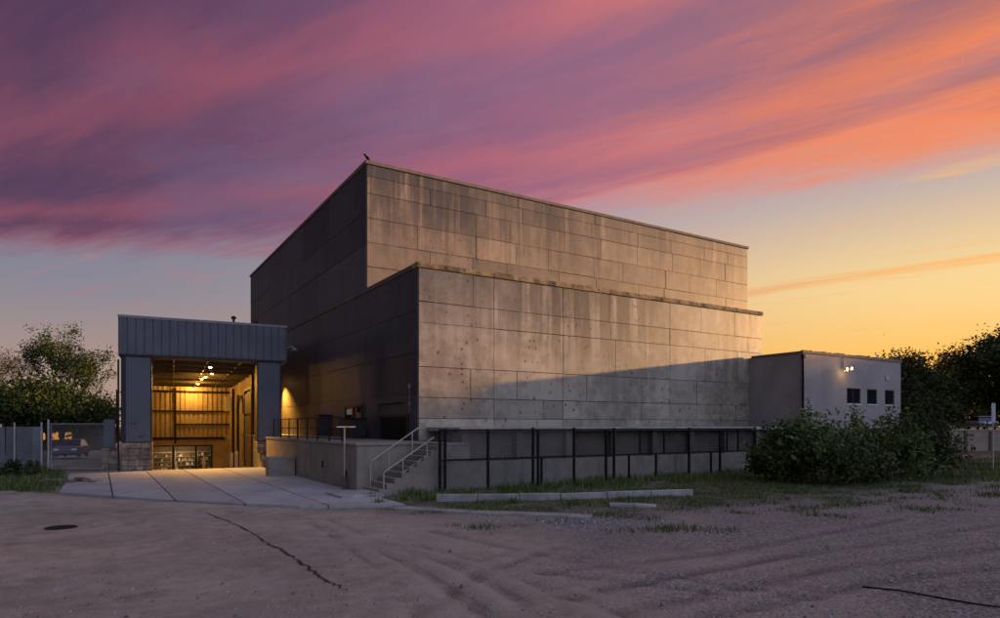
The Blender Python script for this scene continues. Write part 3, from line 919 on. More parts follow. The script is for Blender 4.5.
def rubble(b, x0, x1, y0, y1, z0, z1, seed):
    """coursed rubble as separate rounded stones round a core"""
    r = random.Random(seed)
    b.tone = 0.5
    b.box(x0 + 0.03, y0 + 0.03, z0, x1 - 0.03, y1 - 0.03, z1)
    z = z0
    while z < z1 - 0.05:
        h = min(r.uniform(0.22, 0.42), z1 - z)
        for side in ('s', 'w', 'e'):
            a, e = (x0, x1) if side == 's' else (y0, y1)
            while a < e - 0.05:
                w = min(r.uniform(0.3, 0.65), e - a)
                if e - a - w < 0.15: w = e - a
                b.tone = r.uniform(0.55, 1.2); pr = r.uniform(0.0, 0.04)
                if side == 's': b.box(a + .012, y0 - pr, z + .012, a + w - .012, y0 + 0.1, z + h - .012)
                elif side == 'w': b.box(x0 - pr, a + .012, z + .012, x0 + 0.1, a + w - .012, z + h - .012)
                else: b.box(x1 - 0.1, a + .012, z + .012, x1 + pr, a + w - .012, z + h - .012)
                a += w
        z += h


for (s0, s1, seed) in ((0.02, 1.53, 5), (7.12, 8.5, 6)):
    left = s0 < 1
    b = MB(); b.box(s0, 0.02, 1.62, s1, 1.3, 6.437); pi = b.build('pier', M['dark_metal'], bay)
    b = MB(); b.box(s0 + (0.24 if left else 0.06), -0.02, 1.66, s1 - 0.07, 0.017, 6.40); b.build('panel', M['panel'], pi)
    b = MB()
    if left: rubble(b, s0 + 0.02, s1, 0.03, 1.3, -0.3, 1.615, seed)
    else:
        rubble(b, s0 + 0.3, s1 - 0.35, 0.12, 1.2, -0.3, 0.9, seed); rubble(b, s0, s1, 0.03, 1.3, 0.9, 1.615, seed + 3)
    b.build('stone_base', M['stone'], pi, bevel=0.02)
r_ = random.Random(15)
for (s0, s1) in ((0.3, 1.4), (7.2, 8.4)):
    b = MB()
    for k in range(7):
        x = r_.uniform(s0, s1 - 0.2); z = 1.7 + 1.3 * r_.random() ** 2; w = r_.uniform(0.05, 0.25); h = r_.uniform(0.01, 0.05)
        b.add([(x, -0.0225, z), (x + w, -0.0225, z + h * r_.uniform(-1, 1)), (x + w * .9, -0.0225, z + h + .02), (x + .02, -0.0225, z + h * .7)], [(0, 1, 2, 3)])
    o = b.build('scuffs', M['dark_metal'], bay); o['kind'] = 'stuff'
# left wall and right wall
b = MB(); b.box(0.02, 1.303, -2.4, 0.32, 29.0, 6.437); b.build('left_wall', M['plaster'], bay)
b = MB(); b.box(7.75, 7.0, -2.4, 8.1, 29.0, 6.437); b.build('right_wall', M['plaster'], bay)
b = MB(); b.box(7.72, 1.3, -2.4, 7.86, 7.0, 1.78); b.build('ramp_side_wall', M['concrete'], bay)
# rear wall: corrugated above, plaster below with a wide glazed front
ZR = -2.1
b = MB(); ribbed(b, 0.33, 7.74, 1.15, 6.44, 29.0, 0.42, 0.10, 0.14); b.build('rear_cladding', M['corrugated'], bay)
b = MB(); b.box(6.15, 28.96, ZR - 0.3, 7.74, 29.3, 1.147); b.box(0.33, 28.96, 0.62, 6.15, 29.3, 1.147); b.build('rear_wall', M['plaster'], bay)
b = MB()
b.box(0.33, 28.7, 5.75, 7.7, 28.94, 5.95); b.box(0.33, 28.75, 3.9, 7.7, 28.93, 4.02); b.box(2.9, 28.75, 2.6, 7.7, 28.93, 2.72)
b.box(2.75, 28.72, 0.8, 2.9, 28.95, 6.2); b.box(0.33, 28.6, 1.2, 7.2, 28.93, 1.4)
b.build('steel_frame', M['black_steel'], bay)
b = MB(); b.box(0.4, 28.9, 6.0, 2.2, 28.99, 6.4); b.build('vent_panel', M['white_paint'], bay)
gl = MB()
for s_ in (0.33, 2.55, 4.55, 5.98): gl.box(s_, 28.98, ZR, s_ + 0.17, 29.2, 0.617)
gl.box(0.5, 28.98, 0.5, 2.55, 29.2, 0.617); gl.box(2.72, 28.98, 0.5, 4.55, 29.2, 0.617); gl.box(4.72, 28.98, 0.5, 5.98, 29.2, 0.617)
for (a, e) in ((0.5, 2.55), (2.72, 4.55), (4.72, 5.98)): gl.box(a, 28.98, ZR, e, 29.2, ZR + 0.14)
go_ = gl.build('glazed_front', M['dark_metal'], bay)
b = MB()
for (a, e) in ((0.5, 2.55), (2.72, 4.55), (4.72, 5.98)): b.box(a, 29.07, ZR + 0.14, e, 29.09, 0.5)
b.build('pane', M['glass_clear'], go_)
# shop room behind the glass
b = MB()
b.box(0.2, 34.0, ZR, 7.6, 34.2, 1.1); b.box(0.05, 29.3, ZR, 0.2, 34.0, 1.1); b.box(7.6, 29.3, ZR, 7.75, 34.0, 1.1); b.box(0.2, 29.32, 0.9, 7.6, 34.0, 1.1)
b.build('shop_room', M['brown_door'], bay)
b = MB(); b.box(0.8, 31.0, 0.84, 4.2, 31.3, 0.89); b.box(0.8, 32.6, 0.84, 5.6, 32.9, 0.89); b.build('strip_light', M['tube_on'], bay)
sl = bpy.data.lights.new('shop_glow', 'AREA'); sl.energy = 75; sl.size = 3; sl.size_y = 1; sl.shape = 'RECTANGLE'; sl.color = (1, 0.72, 0.36)
so_ = bpy.data.objects.new('shop_glow', sl); C.objects.link(so_); so_.parent = bay; so_.location = (3, 31.4, 0.8)

boxm = [rough_mat('goods_%s' % n, c, tuple(x * 1.3 for x in c), 4, 0.6, 0, tone=False) for n, c in (('cream', (0.5, 0.42, 0.28)), ('brown', (0.20, 0.11, 0.05)), ('olive', (0.12, 0.12, 0.05)), ('white', (0.6, 0.57, 0.5)), ('dark', (0.04, 0.04, 0.035)))]


def shelf(s_, q_, w, lab, seed):
    p = from_bay(s_, q_)
    o = thing('shelf_rack', lab, 'shelf', (p.x, p.y, ZR), BAY_R, 'goods shelves in the lit shop')
    b = MB()
    for x in (0, w - 0.05): b.box(x, 0, 0, x + 0.05, 0.45, 2.0)
    for k in range(5): b.box(0.05, 0, 0.1 + k * 0.45, w - 0.05, 0.45, 0.13 + k * 0.45)
    b.build('frame', M['galv'], o)
    r = random.Random(seed); b = MB()
    for k in range(4):
        x = 0.08
        while x < w - 0.4:
            d = r.uniform(0.05, 0.2); h = r.uniform(0.1, 0.34); b.cur = r.randrange(5)
            b.box(x, 0.03, 0.133 + k * 0.45, x + d, 0.4, 0.13 + k * 0.45 + h); x += d + r.uniform(0.01, 0.08)
    b.build('goods', boxm, o)


shelf(0.6, 31.5, 1.9, 'stocked steel shelf rack behind the leftmost pane of the lit glazed front', 1)
shelf(2.8, 32.2, 2.0, 'stocked steel shelf rack behind the middle pane of the lit glazed front', 2)
shelf(4.9, 33.2, 1.8, 'stocked steel shelf rack furthest back behind the narrow right pane', 3)

# things on the right interior wall
b = MB(); b.box(7.6, 7.9, -0.5, 7.74, 12.6, 3.3); b.box(7.6, 7.9, 3.45, 7.74, 12.6, 5.0); rd = b.build('roller_door', M['brown_door'], bay)
b = MB(); b.box(7.55, 7.65, -0.6, 7.74, 7.897, 5.2); b.box(7.55, 12.603, -0.6, 7.74, 12.9, 5.2); b.box(7.56, 7.65, 5.203, 7.74, 12.9, 5.4); b.build('door_frame', M['dark_metal'], rd)
b = MB(); b.tube([(7.62, 16.5 + 2.8 * math.cos(a), 3.5 + 1.5 * math.sin(a)) for a in np.linspace(0, math.pi, 12)], 0.09, 8); b.build('arched_duct', M['dark_metal'], bay)
for (q_, z0, z1, r0) in ((7.4, -1, 6.2, .09), (19, -2, 5.2, .1), (24, -2.1, 6.0, .12)):
    b = MB(); b.tube([(7.64, q_, z0), (7.64, q_, z1)], r0, 8); b.build('drainpipe', M['dark_metal'], bay)
b = MB(); b.box(7.0, 24.6, 3.9, 7.72, 25.2, 5.3); b.build('heater_box', M['white_paint'], bay)
for (s_, q_, h, lab) in ((7.3, 16.0, 1.5, 'pale pipe bollard along the right bay wall, nearest the roller door'), (7.25, 20.0, 1.5, 'pale pipe bollard along the right bay wall, nearer the glazed front'), (5.3, 27.6, 1.25, 'white pipe bollard in front of the narrow right shop pane')):
    p = from_bay(s_, q_); b = MB(); b.lathe([(0.13, 0), (0.13, h), (0.11, h + 0.06), (0.05, h + 0.09)], (0, 0, 0), 12)
    o = b.build('bollard', M['white_paint'], smooth=False); o.location = (p.x, p.y, rp(q_)); tag(o, lab, 'bollard', 'bollards on the ramp')

# bay lamps
M['fixture'] = rough_mat('lamp_fixture', (0.2, 0.18, 0.15), (0.3, 0.27, 0.22), 4, 0.5, 0)
BLAMPS = [(4.6, 1.3, 420, 'nearest to the mouth of the lit bay'), (4.95, 6.6, 110, 'second from the bay mouth'), (4.7, 10.0, 70, 'third from the bay mouth'),
          (4.55, 12.6, 60, 'fourth from the bay mouth'), (4.5, 19.0, 120, 'fifth from the bay mouth'), (4.3, 27.6, 190, 'deepest in the bay, glowing by the corrugated rear wall')]
for (s_, q_, en, w) in BLAMPS:
    p = from_bay(s_, q_)
    o = thing('bay_lamp', 'amber ceiling lamp ' + w, 'lamp', (p.x, p.y, 6.12), BAY_R, 'amber lamps under the bay ceiling')
    b = MB(); b.tube([(0, 0, 0.05), (0, 0, 0.33)], 0.02); b.lathe([(0.04, 0.1), (0.16, 0.0), (0.17, -0.03)], (0, 0, 0), 12); b.build('shade', M['fixture'], o)
    b = MB(); b.lathe([(0.085, -0.035), (0.07, -0.07), (0.02, -0.085)], (0, 0, 0), 12); b.build('bulb', M['lamp_on'], o)
    lamp_light('bay_light', (0, 0, -0.16), en * (4.2 if q_ < 4 else 3.0 if q_ < 8 else 1.45), (1, 0.50, 0.085), 0.12, spot=math.radians(128) if q_ < 8 else None, aim=(0, -0.12, -1) if q_ < 8 else None, parent=o)
# flood lamp on the outer side of the right pier lighting the dock and side wall
p = from_bay(9.3, 11.2)
fl = thing('flood_lamp', 'small amber flood lamp under the right side of the bay canopy lighting the dock', 'lamp', (p.x, p.y, 5.9), BAY_R)
b = MB(); b.box(-0.1, -0.15, 0.1, 0.1, 0.15, 0.3); b.tube([(0, 0, 0.3), (0, 0, 0.55)], 0.03); b.build('housing', M['fixture'], fl)
b = MB(); b.box(-0.08, -0.12, 0.06, 0.08, 0.12, 0.097); b.build('lens', M['lamp_on'], fl)
lamp_light('flood_light', (0.0, 0.0, -0.05), 4600, (1, 0.43, 0.05), 0.2, spot=math.radians(88), aim=(0.40, -0.42, -1), parent=fl)
# unlit dish lamp on canopy corner and roof vents
cl = thing('dish_lamp', 'unlit grey dish lamp bracketed off the right end of the canopy', 'lamp', (*from_bay(8.86, 0.5), 7.4), BAY_R)
b = MB(); b.tube([(0, 0, 0), (0.35, -0.1, 0.1), (0.5, -0.15, 0.0)], 0.025); b.build('arm', M['galv'], cl)
b = MB(); b.lathe([(0.05, 0.05), (0.22, -0.08), (0.23, -0.12)], (0.5, -0.15, -0.02), 14); b.build('shade', M['trim'], cl)
for (s_, q_, h, lab) in ((5.9, 1.2, 0.62, 'taller dark roof vent near the middle of the canopy roof'), (7.2, 1.6, 0.5, 'shorter dark roof vent near the right end of the canopy roof')):
    b = MB(); b.lathe([(0.07, 0), (0.07, h), (0.15, h + 0.02), (0.15, h + 0.14), (0.03, h + 0.2)], (0, 0, 0), 12)
    o = b.build('roof_vent', M['dark_metal']); o.location = (*from_bay(s_, q_), 8.45); tag(o, lab, 'vent')
# pipes and meter boxes beside the left pier
mt = thing('meter_box', 'grey meter box with pipes on a stone plinth left of the bay', 'box', (*from_bay(-0.55, 0.6), 0), BAY_R)
b = MB(); rubble(b, -0.4, 0.4, -0.1, 0.5, -0.2, 1.3, 12); b.build('plinth', M['stone'], mt)
b = MB(); b.box(-0.3, 0.0, 1.303, 0.25, 0.35, 2.9); b.build('body', M['cladding'], mt, bevel=0.02)
b = MB(); b.tube([(0.4, 0.2, 0), (0.4, 0.2, 6.3)], 0.05); b.tube([(0.3, 0.42, 2), (0.3, 0.42, 4.6)], 0.035); b.build('pipes', M['dark_metal'], mt)

# ---------------------------------------------------------------- black chain link fence
def mesh_wires(b, x0, x1, z0, z1, pitch, r, y=0):
    """diagonal wires of a chain link panel, each a thin three sided bar"""
    H = z1 - z0
    for sgn in (1, -1):
        k = x0 - H
        while k < x1 + H:
            a0, a1 = (k, k + H) if sgn > 0 else (k + H, k)
            # clip x
            p = [(a0, z0), (a1, z1)]
            (xa, za), (xb, zb_) = p
            if xa > xb: (xa, za), (xb, zb_) = (xb, zb_), (xa, za)
            if xb > x0 and xa < x1:
                if xa < x0: za += (zb_ - za) * (x0 - xa) / (xb - xa); xa = x0
                if xb > x1: zb_ = za + (zb_ - za) * (x1 - xa) / (xb - xa); xb = x1
                if xb - xa > 0.02:
                    yy = y + 0.004 * sgn
                    b.tube([(xa, yy, za), (xb, yy, zb_)], r, 3, cap=False)
            k += pitch


FV = 22.2
fu = lambda px: FV * ((CX * (px - 500) / FPX + SX) / (-SX * (px - 500) / FPX + CX))
f0 = fu(440)
fe = thing('chainlink_fence', 'black steel framed chain link fence running along the front of the raised platform', 'fence', (f0, FV, 0))
L = fu(756) - f0
b = MB()
b.box(0, -0.03, 2.36, L, 0.03, 2.43); b.box(0.1, -0.025, 1.2, L, 0.025, 1.27)
b.build('rails', M['black_steel'], fe)
full = [440, 445, 488, 533, 538, 574, 606, 614, 689, 720, 755]
upper = [640, 664, 727, 738]
lower = [541.5, 629, 656, 711]
for px in full:
    b = MB(); x = fu(px) - f0; b.box(x - 0.04, -0.052, -0.3, x + 0.04, 0.052, 2.42 + 0.07 * math.sin(px * 1.7)); b.build('post', M['black_steel'], fe)
for px in upper:
    b = MB(); x = fu(px) - f0; b.box(x - 0.035, -0.035, 1.272, x + 0.035, 0.035, 2.358); b.build('upright', M['black_steel'], fe)
for px in lower:
    b = MB(); x = fu(px) - f0; b.box(x - 0.04, -0.04, -0.3, x + 0.04, 0.04, 1.198); b.build('short_post', M['black_steel'], fe)
b = MB(); mesh_wires(b, 0.05, fu(574) - f0, 0.1, 2.36, 0.13, 0.0075, 0.035); b.build('mesh', M['galv'], fe)
b = MB(); mesh_wires(b, fu(574) - f0, L, 1.3, 2.36, 0.16, 0.004, 0.035); b.build('mesh', M['black_steel'], fe)

# ---------------------------------------------------------------- gate and sheet fence on the left
g0, g1 = Vector((-2.5, 45.0)), Vector((0.45, 43.2))
gd = (g1 - g0); ga = math.atan2(gd.y, gd.x); GL = gd.length
gt = thing('chainlink_gate', 'grey chain link gate between the sheet metal fence and the loading bay', 'gate', (g0.x, g0.y, 0), ga)
b = MB(); b.tube([(0.15, 0, 0.1), (0.15, 0, 2.66), (GL - 0.15, 0, 2.66), (GL - 0.15, 0, 0.1), (0.15, 0, 0.1)], 0.03, 8); b.tube([(0.15, 0, 0.75), (GL - 0.15, 0, 0.75)], 0.025); b.build('frame', M['galv'], gt)
b = MB(); mesh_wires(b, 0.15, GL - 0.15, 0.1, 2.66, 0.13, 0.005); b.build('mesh', M['galv'], gt)
for x in (0, GL):
    b = MB(); b.lathe([(0.06, -0.2), (0.06, 2.85), (0.03, 2.92)], (x, 0, 0), 10); b.build('post', M['galv'], gt)
s0 = Vector((-2.75, 45.15)); s1 = at(-70, 40.5)
sd_ = s1 - s0; sa = math.atan2(sd_.y, sd_.x); SL = sd_.length
sf = thing('sheet_fence', 'weathered pale corrugated sheet metal fence at the left edge', 'fence', (s0.x, s0.y, 0), sa)
r_ = random.Random(8); x = 0.05; b = MB()
while x < SL:
    w = r_.choice([0.9, 1.1, 1.2]); tn = r_.uniform(0.6, 1.15)
    for k in range(int(w / 0.1)):
        b.tone = tn; zz = 2.5 + 0.02 * math.sin(x * 3)
        b.box(x + k * 0.1, -0.02 + 0.018 * (k % 2), 0.12, x + k * 0.1 + 0.1, 0.0 + 0.018 * (k % 2), zz)
    x += w + 0.03
b.build('sheets', M['sheet'], sf)
for k in range(int(SL / 2.3) + 1):
    b = MB(); b.lathe([(0.05, -0.2), (0.05, 2.75)], (k * 2.3, 0.1, 0), 8); b.build('post', M['galv'], sf)

# ---------------------------------------------------------------- kerbs and small things on the lot
def strip(name, pts, w, z0, z1, m, lab, cat, gap=1.6):
    b = MB()
    for a, c in zip(pts, pts[1:]):
        a = Vector(a); c = Vector(c); L_ = (c - a).length; n = max(1, round(L_ / gap)); d = (c - a) / n
        for k in range(n):
            e = d.normalized() * 0.012; jz = random.uniform(-0.012, 0.012)
            b.obox(a + d * k + e, a + d * (k + 1) - e, w, z0, z1 + jz)
    o = b.build(name, m, bevel=0.02)
    return tag(o, lab, cat)


strip('kerb', [gnd(436, 500.5), gnd(560, 499.5), gnd(692, 495)], 0.22, -0.2, 0.22, M['kerb'], 'raised concrete kerb in front of the black chain link fence', 'kerb')
strip('concrete_strip', [gnd(392, 508), gnd(480, 513), gnd(592, 517)], 0.55, -0.2, 0.05, M['kerb'], 'pale flat concrete strip along the edge of the dirt lot below the kerb', 'kerb', 2.4)
sb = MB(); sb.prism([(-0.75, -0.2), (0.6, -0.25), (0.8, 0.05), (0.5, 0.25), (-0.7, 0.2)], 0.0, 0.1); o = sb.build('broken_slab', M['kerb'], bevel=0.02)
p = gnd(632, 507); o.location = (p.x, p.y, 0.0); o.rotation_euler = (0.02, 0.03, -YAW); tag(o, 'broken pale concrete slab lying among weeds past the end of the kerb', 'slab')
def gz(u, v):
    R = math.hypot(u, v)
    return (mnoise.noise((u * 0.23, v * 0.23, 0)) * 0.05 + mnoise.noise((u * 0.9, v * 0.9, 4)) * 0.012) * min(1, R / 6)


p = gnd(61, 527)
mh = thing('manhole_cover', 'dark round iron manhole cover set in the dirt on the left', 'manhole', (p.x, p.y, gz(p.x, p.y) + 0.012))
b = MB(); b.lathe([(0.36, -0.05), (0.36, 0.012)], (0, 0, 0), 28); b.build('rim', M['dark_metal'], mh)
b = MB(); b.lathe([(0.31, 0.0), (0.31, 0.02)], (0, 0, 0), 28); b.build('lid', M['black_steel'], mh)
b = MB()
cpts = [gnd(*c) for c in ((862, 588), (900, 593), (940, 600), (975, 606), (1010, 611))]
b.tube([(q.x, q.y, gz(q.x, q.y) + 0.02 + 0.006 * math.sin(i * 2)) for i, q in enumerate(cpts)], 0.014, 6)
tag(b.build('cable', M['black_steel'], smooth=True), 'black cable lying across the gravel at the bottom right', 'cable')


# crack in the old paving
M['crack'] = rough_mat('crack_fill', (0.035, 0.028, 0.026), (0.06, 0.05, 0.045), 8)
b = MB(); r_ = random.Random(4)
cp = [gnd(*c) for c in ((196, 511), (222, 519), (245, 530), (262, 541), (282, 551), (300, 562), (316, 575), (332, 584), (352, 593))]
dense = []
for a, c in zip(cp, cp[1:]):
    for k in range(7): dense.append(a.lerp(c, k / 7) + Vector((r_.uniform(-.05, .05), r_.uniform(-.05, .05))))
ls, rs_ = [], []
for i, p in enumerate(dense):
    d = (dense[min(i + 1, len(dense) - 1)] - dense[max(i - 1, 0)]).normalized(); nn = Vector((-d.y, d.x)); f = min(1, i / 8, (len(dense) - 1 - i) / 8)
    w = (r_.uniform(0.006, 0.034)) * (0.2 + f)
    for (lst, sg) in ((ls, 1), (rs_, -1)):
        pp = p + nn * w * sg; lst.append((pp.x, pp.y, gz(pp.x, pp.y) + 0.010))
vs = ls + rs_; nL = len(ls)
b.add(vs, [(nL + i, nL + i + 1, i + 1, i) for i in range(nL - 1)])
tag(b.build('crack', M['crack']), kind='structure')

# loose stones
b = MB(); r_ = random.Random(21)
for k in range(3600):
    px = r_.uniform(-20, 1020); py = 505 + 118 * r_.random() ** 0.75
    if r_.random() > 0.25 + 0.75 * (px / 1000): continue
    p = gnd(px, py)
    if p.y > lot_edge(p.x) + 1: continue
    sz = r_.uniform(0.006, 0.02) * (1 + 1.4 * (r_.random() ** 14))
    b.tone = r_.uniform(0.5, 1.5)
    z = gz(p.x, p.y)
    an = r_.uniform(0, 6.3); pts = []
    for kk in range(5):
        t = an + kk * 1.2566; rr = sz * r_.uniform(0.7, 1.3)
        pts.append((p.x + rr * math.cos(t), p.y + rr * math.sin(t), z))
    tp_ = [(p.x + (q[0] - p.x) * 0.55, p.y + (q[1] - p.y) * 0.55, z + sz * r_.uniform(0.6, 1.1)) for q in pts]
    b.add(pts + tp_, [(5, 6, 7, 8, 9)] + [(i, (i + 1) % 5, 5 + (i + 1) % 5, 5 + i) for i in range(5)])
for k in range(700):
    p = gnd(r_.gauss(575, 42), r_.gauss(522, 5)); sz = r_.uniform(0.01, 0.032) * (1 + 1.5 * r_.random() ** 8); z = gz(p.x, p.y); b.tone = r_.uniform(0.7, 1.5)
    pts = [(p.x + sz * r_.uniform(.7, 1.3) * math.cos(t), p.y + sz * r_.uniform(.7, 1.3) * math.sin(t), z) for t in (0, 1.3, 2.5, 3.8, 5.0)]
    b.add(pts + [(p.x + (q[0] - p.x) * .55, p.y + (q[1] - p.y) * .55, z + sz * r_.uniform(.5, 1)) for q in pts], [(5, 6, 7, 8, 9)] + [(i, (i + 1) % 5, 5 + (i + 1) % 5, 5 + i) for i in range(5)])
tag(b.build('gravel', M['pebble']), kind='stuff')

# grass
b = MB(); r_ = random.Random(31)


def tuft(u, v, h, n, spread):
    z0 = gz(u, v) - 0.02
    for i in range(n):
        a = r_.uniform(0, 6.28); x = u + r_.gauss(0, spread); y = v + r_.gauss(0, spread); hh = h * r_.uniform(0.5, 1.2)
        lean = hh * r_.uniform(0.1, 0.8); w = 0.012 + hh * 0.03
        cx, sx = math.cos(a), math.sin(a); b.tone = r_.random()
        b.add([(x - sx * w, y + cx * w, z0), (x + sx * w, y - cx * w, z0), (x + cx * lean, y + sx * lean, z0 + hh)], [(0, 1, 2)])


for k in range(2300):        # at the foot of the fence
    u = r_.uniform(9.5, 36); v = r_.uniform(20.3, 23.1)
    if mnoise.noise((u * 0.5, v * 0.5, 0)) + r_.uniform(-.4, .4) > -0.15: tuft(u, v, r_.uniform(0.12, 0.38), 8, 0.12)
for k in range(15000):        # patches on the lot margin
    u = r_.uniform(7.5, 52); v = lot_edge(u) + r_.uniform(-4.2, 7.8)
    if v > 20.3 or (u < 11 and v > 19): continue
    e = v - lot_edge(u)
    if mnoise.noise((u * 0.45, v * 0.9, 7)) + mnoise.noise((u * 1.6, v * 2.4, 17)) * 0.7 + max(-0.3, min(0.2, e * 0.055)) + (0.12 if 17 < u < 44 else 0) > 0.16: tuft(u, v, r_.uniform(0.05, 0.17), 11, 0.2)
for k in range(1200):        # left verge
    p = gnd(r_.uniform(-40, 62), r_.uniform(468, 491))
    if p.y > front_v(p.x) and p.x > -1.5: continue
    if mnoise.noise((p.x * 0.6, p.y * 0.6, 3)) > -0.25: tuft(p.x, p.y, r_.uniform(0.1, 0.32), 9, 0.16)
for k in range(900):         # far right verge
    p = gnd(r_.uniform(880, 1040), r_.uniform(455, 482)); tuft(p.x, p.y, r_.uniform(0.12, 0.4), 8, 0.22)
for (px, py) in ((370, 497), (378, 503), (440, 497), (447, 500), (415, 494), (402, 500), (520, 503), (575, 505), (625, 500), (432, 487), (392, 493)):
    p = gnd(px, py)
    for k in range(9): tuft(p.x + r_.gauss(0, .18), p.y + r_.gauss(0, .12), r_.uniform(0.12, 0.32), 9, 0.08)
tag(b.build('grass', M['grass']), kind='stuff')

# rubble heap on the left verge
b = MB(); r_ = random.Random(5)
for k in range(26):
    x = r_.gauss(0, 0.7); y = r_.gauss(0, 0.35); s_ = r_.uniform(0.08, 0.25); b.tone = r_.uniform(.6, 1.2)
    a = r_.uniform(0, 3); pts = [(x + s_ * math.cos(a + t) * f, y + s_ * math.sin(a + t) * f) for t, f in ((0, 1), (1.3, .8), (2.7, 1.1), (4.4, .9))]
    b.prism(pts, 0.0, s_ * 0.8)
o = b.build('rubble_heap', M['stone'], bevel=0.015); p = gnd(62, 483); o.location = (p.x, p.y, 0); tag(o, kind='stuff')

# ---------------------------------------------------------------- right: bank, wall, sign, cars
w0, w1 = at(915, 66), at(1150, 62)
bk = MB()
far0, far1 = at(915, 125), at(1150, 125)
bk.prism([(w0.x, w0.y), (w1.x, w1.y), (far1.x + 30, far1.y - 30), (far0.x, far0.y)], -0.5, 2.1)
tag(bk.build('bank', M['far']), kind='structure')
rw = thing('boundary_wall', 'low tan panelled boundary wall holding the bank beyond the bushes on the right', 'wall', (w0.x, w0.y, 0), math.atan2(w1.y - w0.y, w1.x - w0.x))
WL = (w1 - w0).length
M['tan_wall'] = rough_mat('tan_blockwork', (0.32, 0.25, 0.19), (0.42, 0.34, 0.26), 1.2, 0.9, 0.4, dirt=((0.18, 0.14, 0.10), 1.0, 0.6))
b = MB(); b.box(0, -0.25, -0.2, WL, 0.0, 2.0); b.build('panels', M['tan_wall'], rw)
b = MB(); b.box(-0.05, -0.3, 2.003, WL, 0.05, 2.14); b.build('coping', M['kerb'], rw)
for k in range(12):
    b = MB(); b.box(k * 2.2, -0.34, -0.2, k * 2.2 + 0.22, -0.253, 2.0); b.build('pier', M['concrete_dark'], rw)
gr_ = thing('guard_rail', 'dark guard rail on posts along the top of the bank above the tan wall', 'railing', (w0.x, w0.y, 2.1), math.atan2(w1.y - w0.y, w1.x - w0.x))
b = MB(); b.box(1.5, 0.42, 0.42, WL, 0.5, 0.62); b.build('rail', M['dark_metal'], gr_)
for k in range(9):
    b = MB(); b.box(1.6 + 2.6 * k, 0.51, 0, 1.7 + 2.6 * k, 0.6, 0.9); b.build('post', M['dark_metal'], gr_)


def make_car(lab, loc, rz, paint):
    car = thing('parked_car', lab, 'car', loc, rz)
    # body: side profile lofted across with tumblehome
    prof = [(-2.15, 0.35), (-2.2, 0.62), (-2.12, 0.86), (-1.3, 0.93), (0.95, 0.95), (1.9, 0.84), (2.2, 0.66), (2.2, 0.38), (1.9, 0.25), (-1.9, 0.25)]
    b = MB(); secs = []
    for (y, sc) in ((-0.86, 0.94), (-0.8, 1.0), (0.8, 1.0), (0.86, 0.94)):
        secs.append([(x * (0.985 if sc < 1 else 1), y, 0.55 + (z - 0.55) * sc) for x, z in prof])
    n = len(prof); vs = [p for s_ in secs for p in s_]
    fs = [tuple(range(n)), tuple(range(4 * n - 1, 3 * n - 1, -1))]
    for j in range(3):
        for i in range(n): fs.append((j * n + i, (j + 1) * n + i, (j + 1) * n + (i + 1) % n, j * n + (i + 1) % n))
    b.add(vs, fs); b.build('body', paint, car, bevel=0.03)
    cab = [(-1.75, 0.93), (-1.15, 1.38), (0.1, 1.42), (0.95, 0.94)]
    b = MB(); vs = []
    for y, k in ((-0.78, 0), (0.78, 0)): vs += [(x, y * (0.82 if z > 1.2 else 1), z) for x, z in cab]
    b.add(vs, [(0, 1, 2, 3), (7, 6, 5, 4), (0, 4, 5, 1), (2, 6, 7, 3)]); b.build('windows', M['glass_dark'], car)
    b = MB(); b.prism([(-1.25, -0.66), (0.15, -0.66), (0.15, 0.66), (-1.25, 0.66)], 1.385, lambda p: 1.45); b.build('roof', paint, car, bevel=0.03)
    for x in (-1.35, 1.35):
        for y in (-0.84, 0.68):
            b = MB(); b.lathe([(0.27, 0), (0.32, 0.02), (0.32, 0.14), (0.27, 0.16)], (x, y, 0.32), 18, 'y'); wh = b.build('wheel', M['black_steel'], car)
            b = MB(); b.lathe([(0.2, -0.012), (0.2, 0.172)], (x, y, 0.32), 14, 'y'); b.build('rim', M['galv'], wh)
    for y in (-0.6, 0.6):
        b = MB(); b.box(2.12, y - 0.16, 0.62, 2.225, y + 0.16, 0.76); b.build('headlight', M['white_paint'], car)
        b = MB(); b.box(-2.225, y - 0.16, 0.66, -2.14, y + 0.16, 0.8); b.build('tail_light', M['poster_red'], car)
    return car


M['car_pale'] = rough_mat('pale_car_paint', (0.5, 0.5, 0.5), (0.56, 0.56, 0.56), 1, 0.3, 0, spec=0.6)
M['car_dark'] = rough_mat('dark_car_paint', (0.07, 0.075, 0.085), (0.09, 0.095, 0.105), 1, 0.3, 0, spec=0.6)
p = at(981, 70); make_car('pale car parked on the bank above the tan wall on the right', (p.x, p.y, 2.1), math.radians(40), M['car_pale'])
p = at(72, 52); make_car('grey car parked behind the chain link gate', (p.x, p.y, 0.0), math.radians(-100), M['car_dark'])

p = gnd(993, 470)
sg = thing('road_sign', 'narrow blue grey sign plate on a slim post at the right edge', 'sign', (p.x, p.y, 0), -YAW + 0.5)
b = MB(); b.box(-0.035, -0.02, -0.2, 0.035, 0.02, 3.9); b.build('post', M['galv'], sg)
b = MB(); b.box(-0.22, -0.03, 2.75, 0.22, -0.022, 3.85); b.build('plate', rough_mat('sign_plate', (0.30, 0.33, 0.40), (0.36, 0.39, 0.46), 2, 0.5, 0), sg)

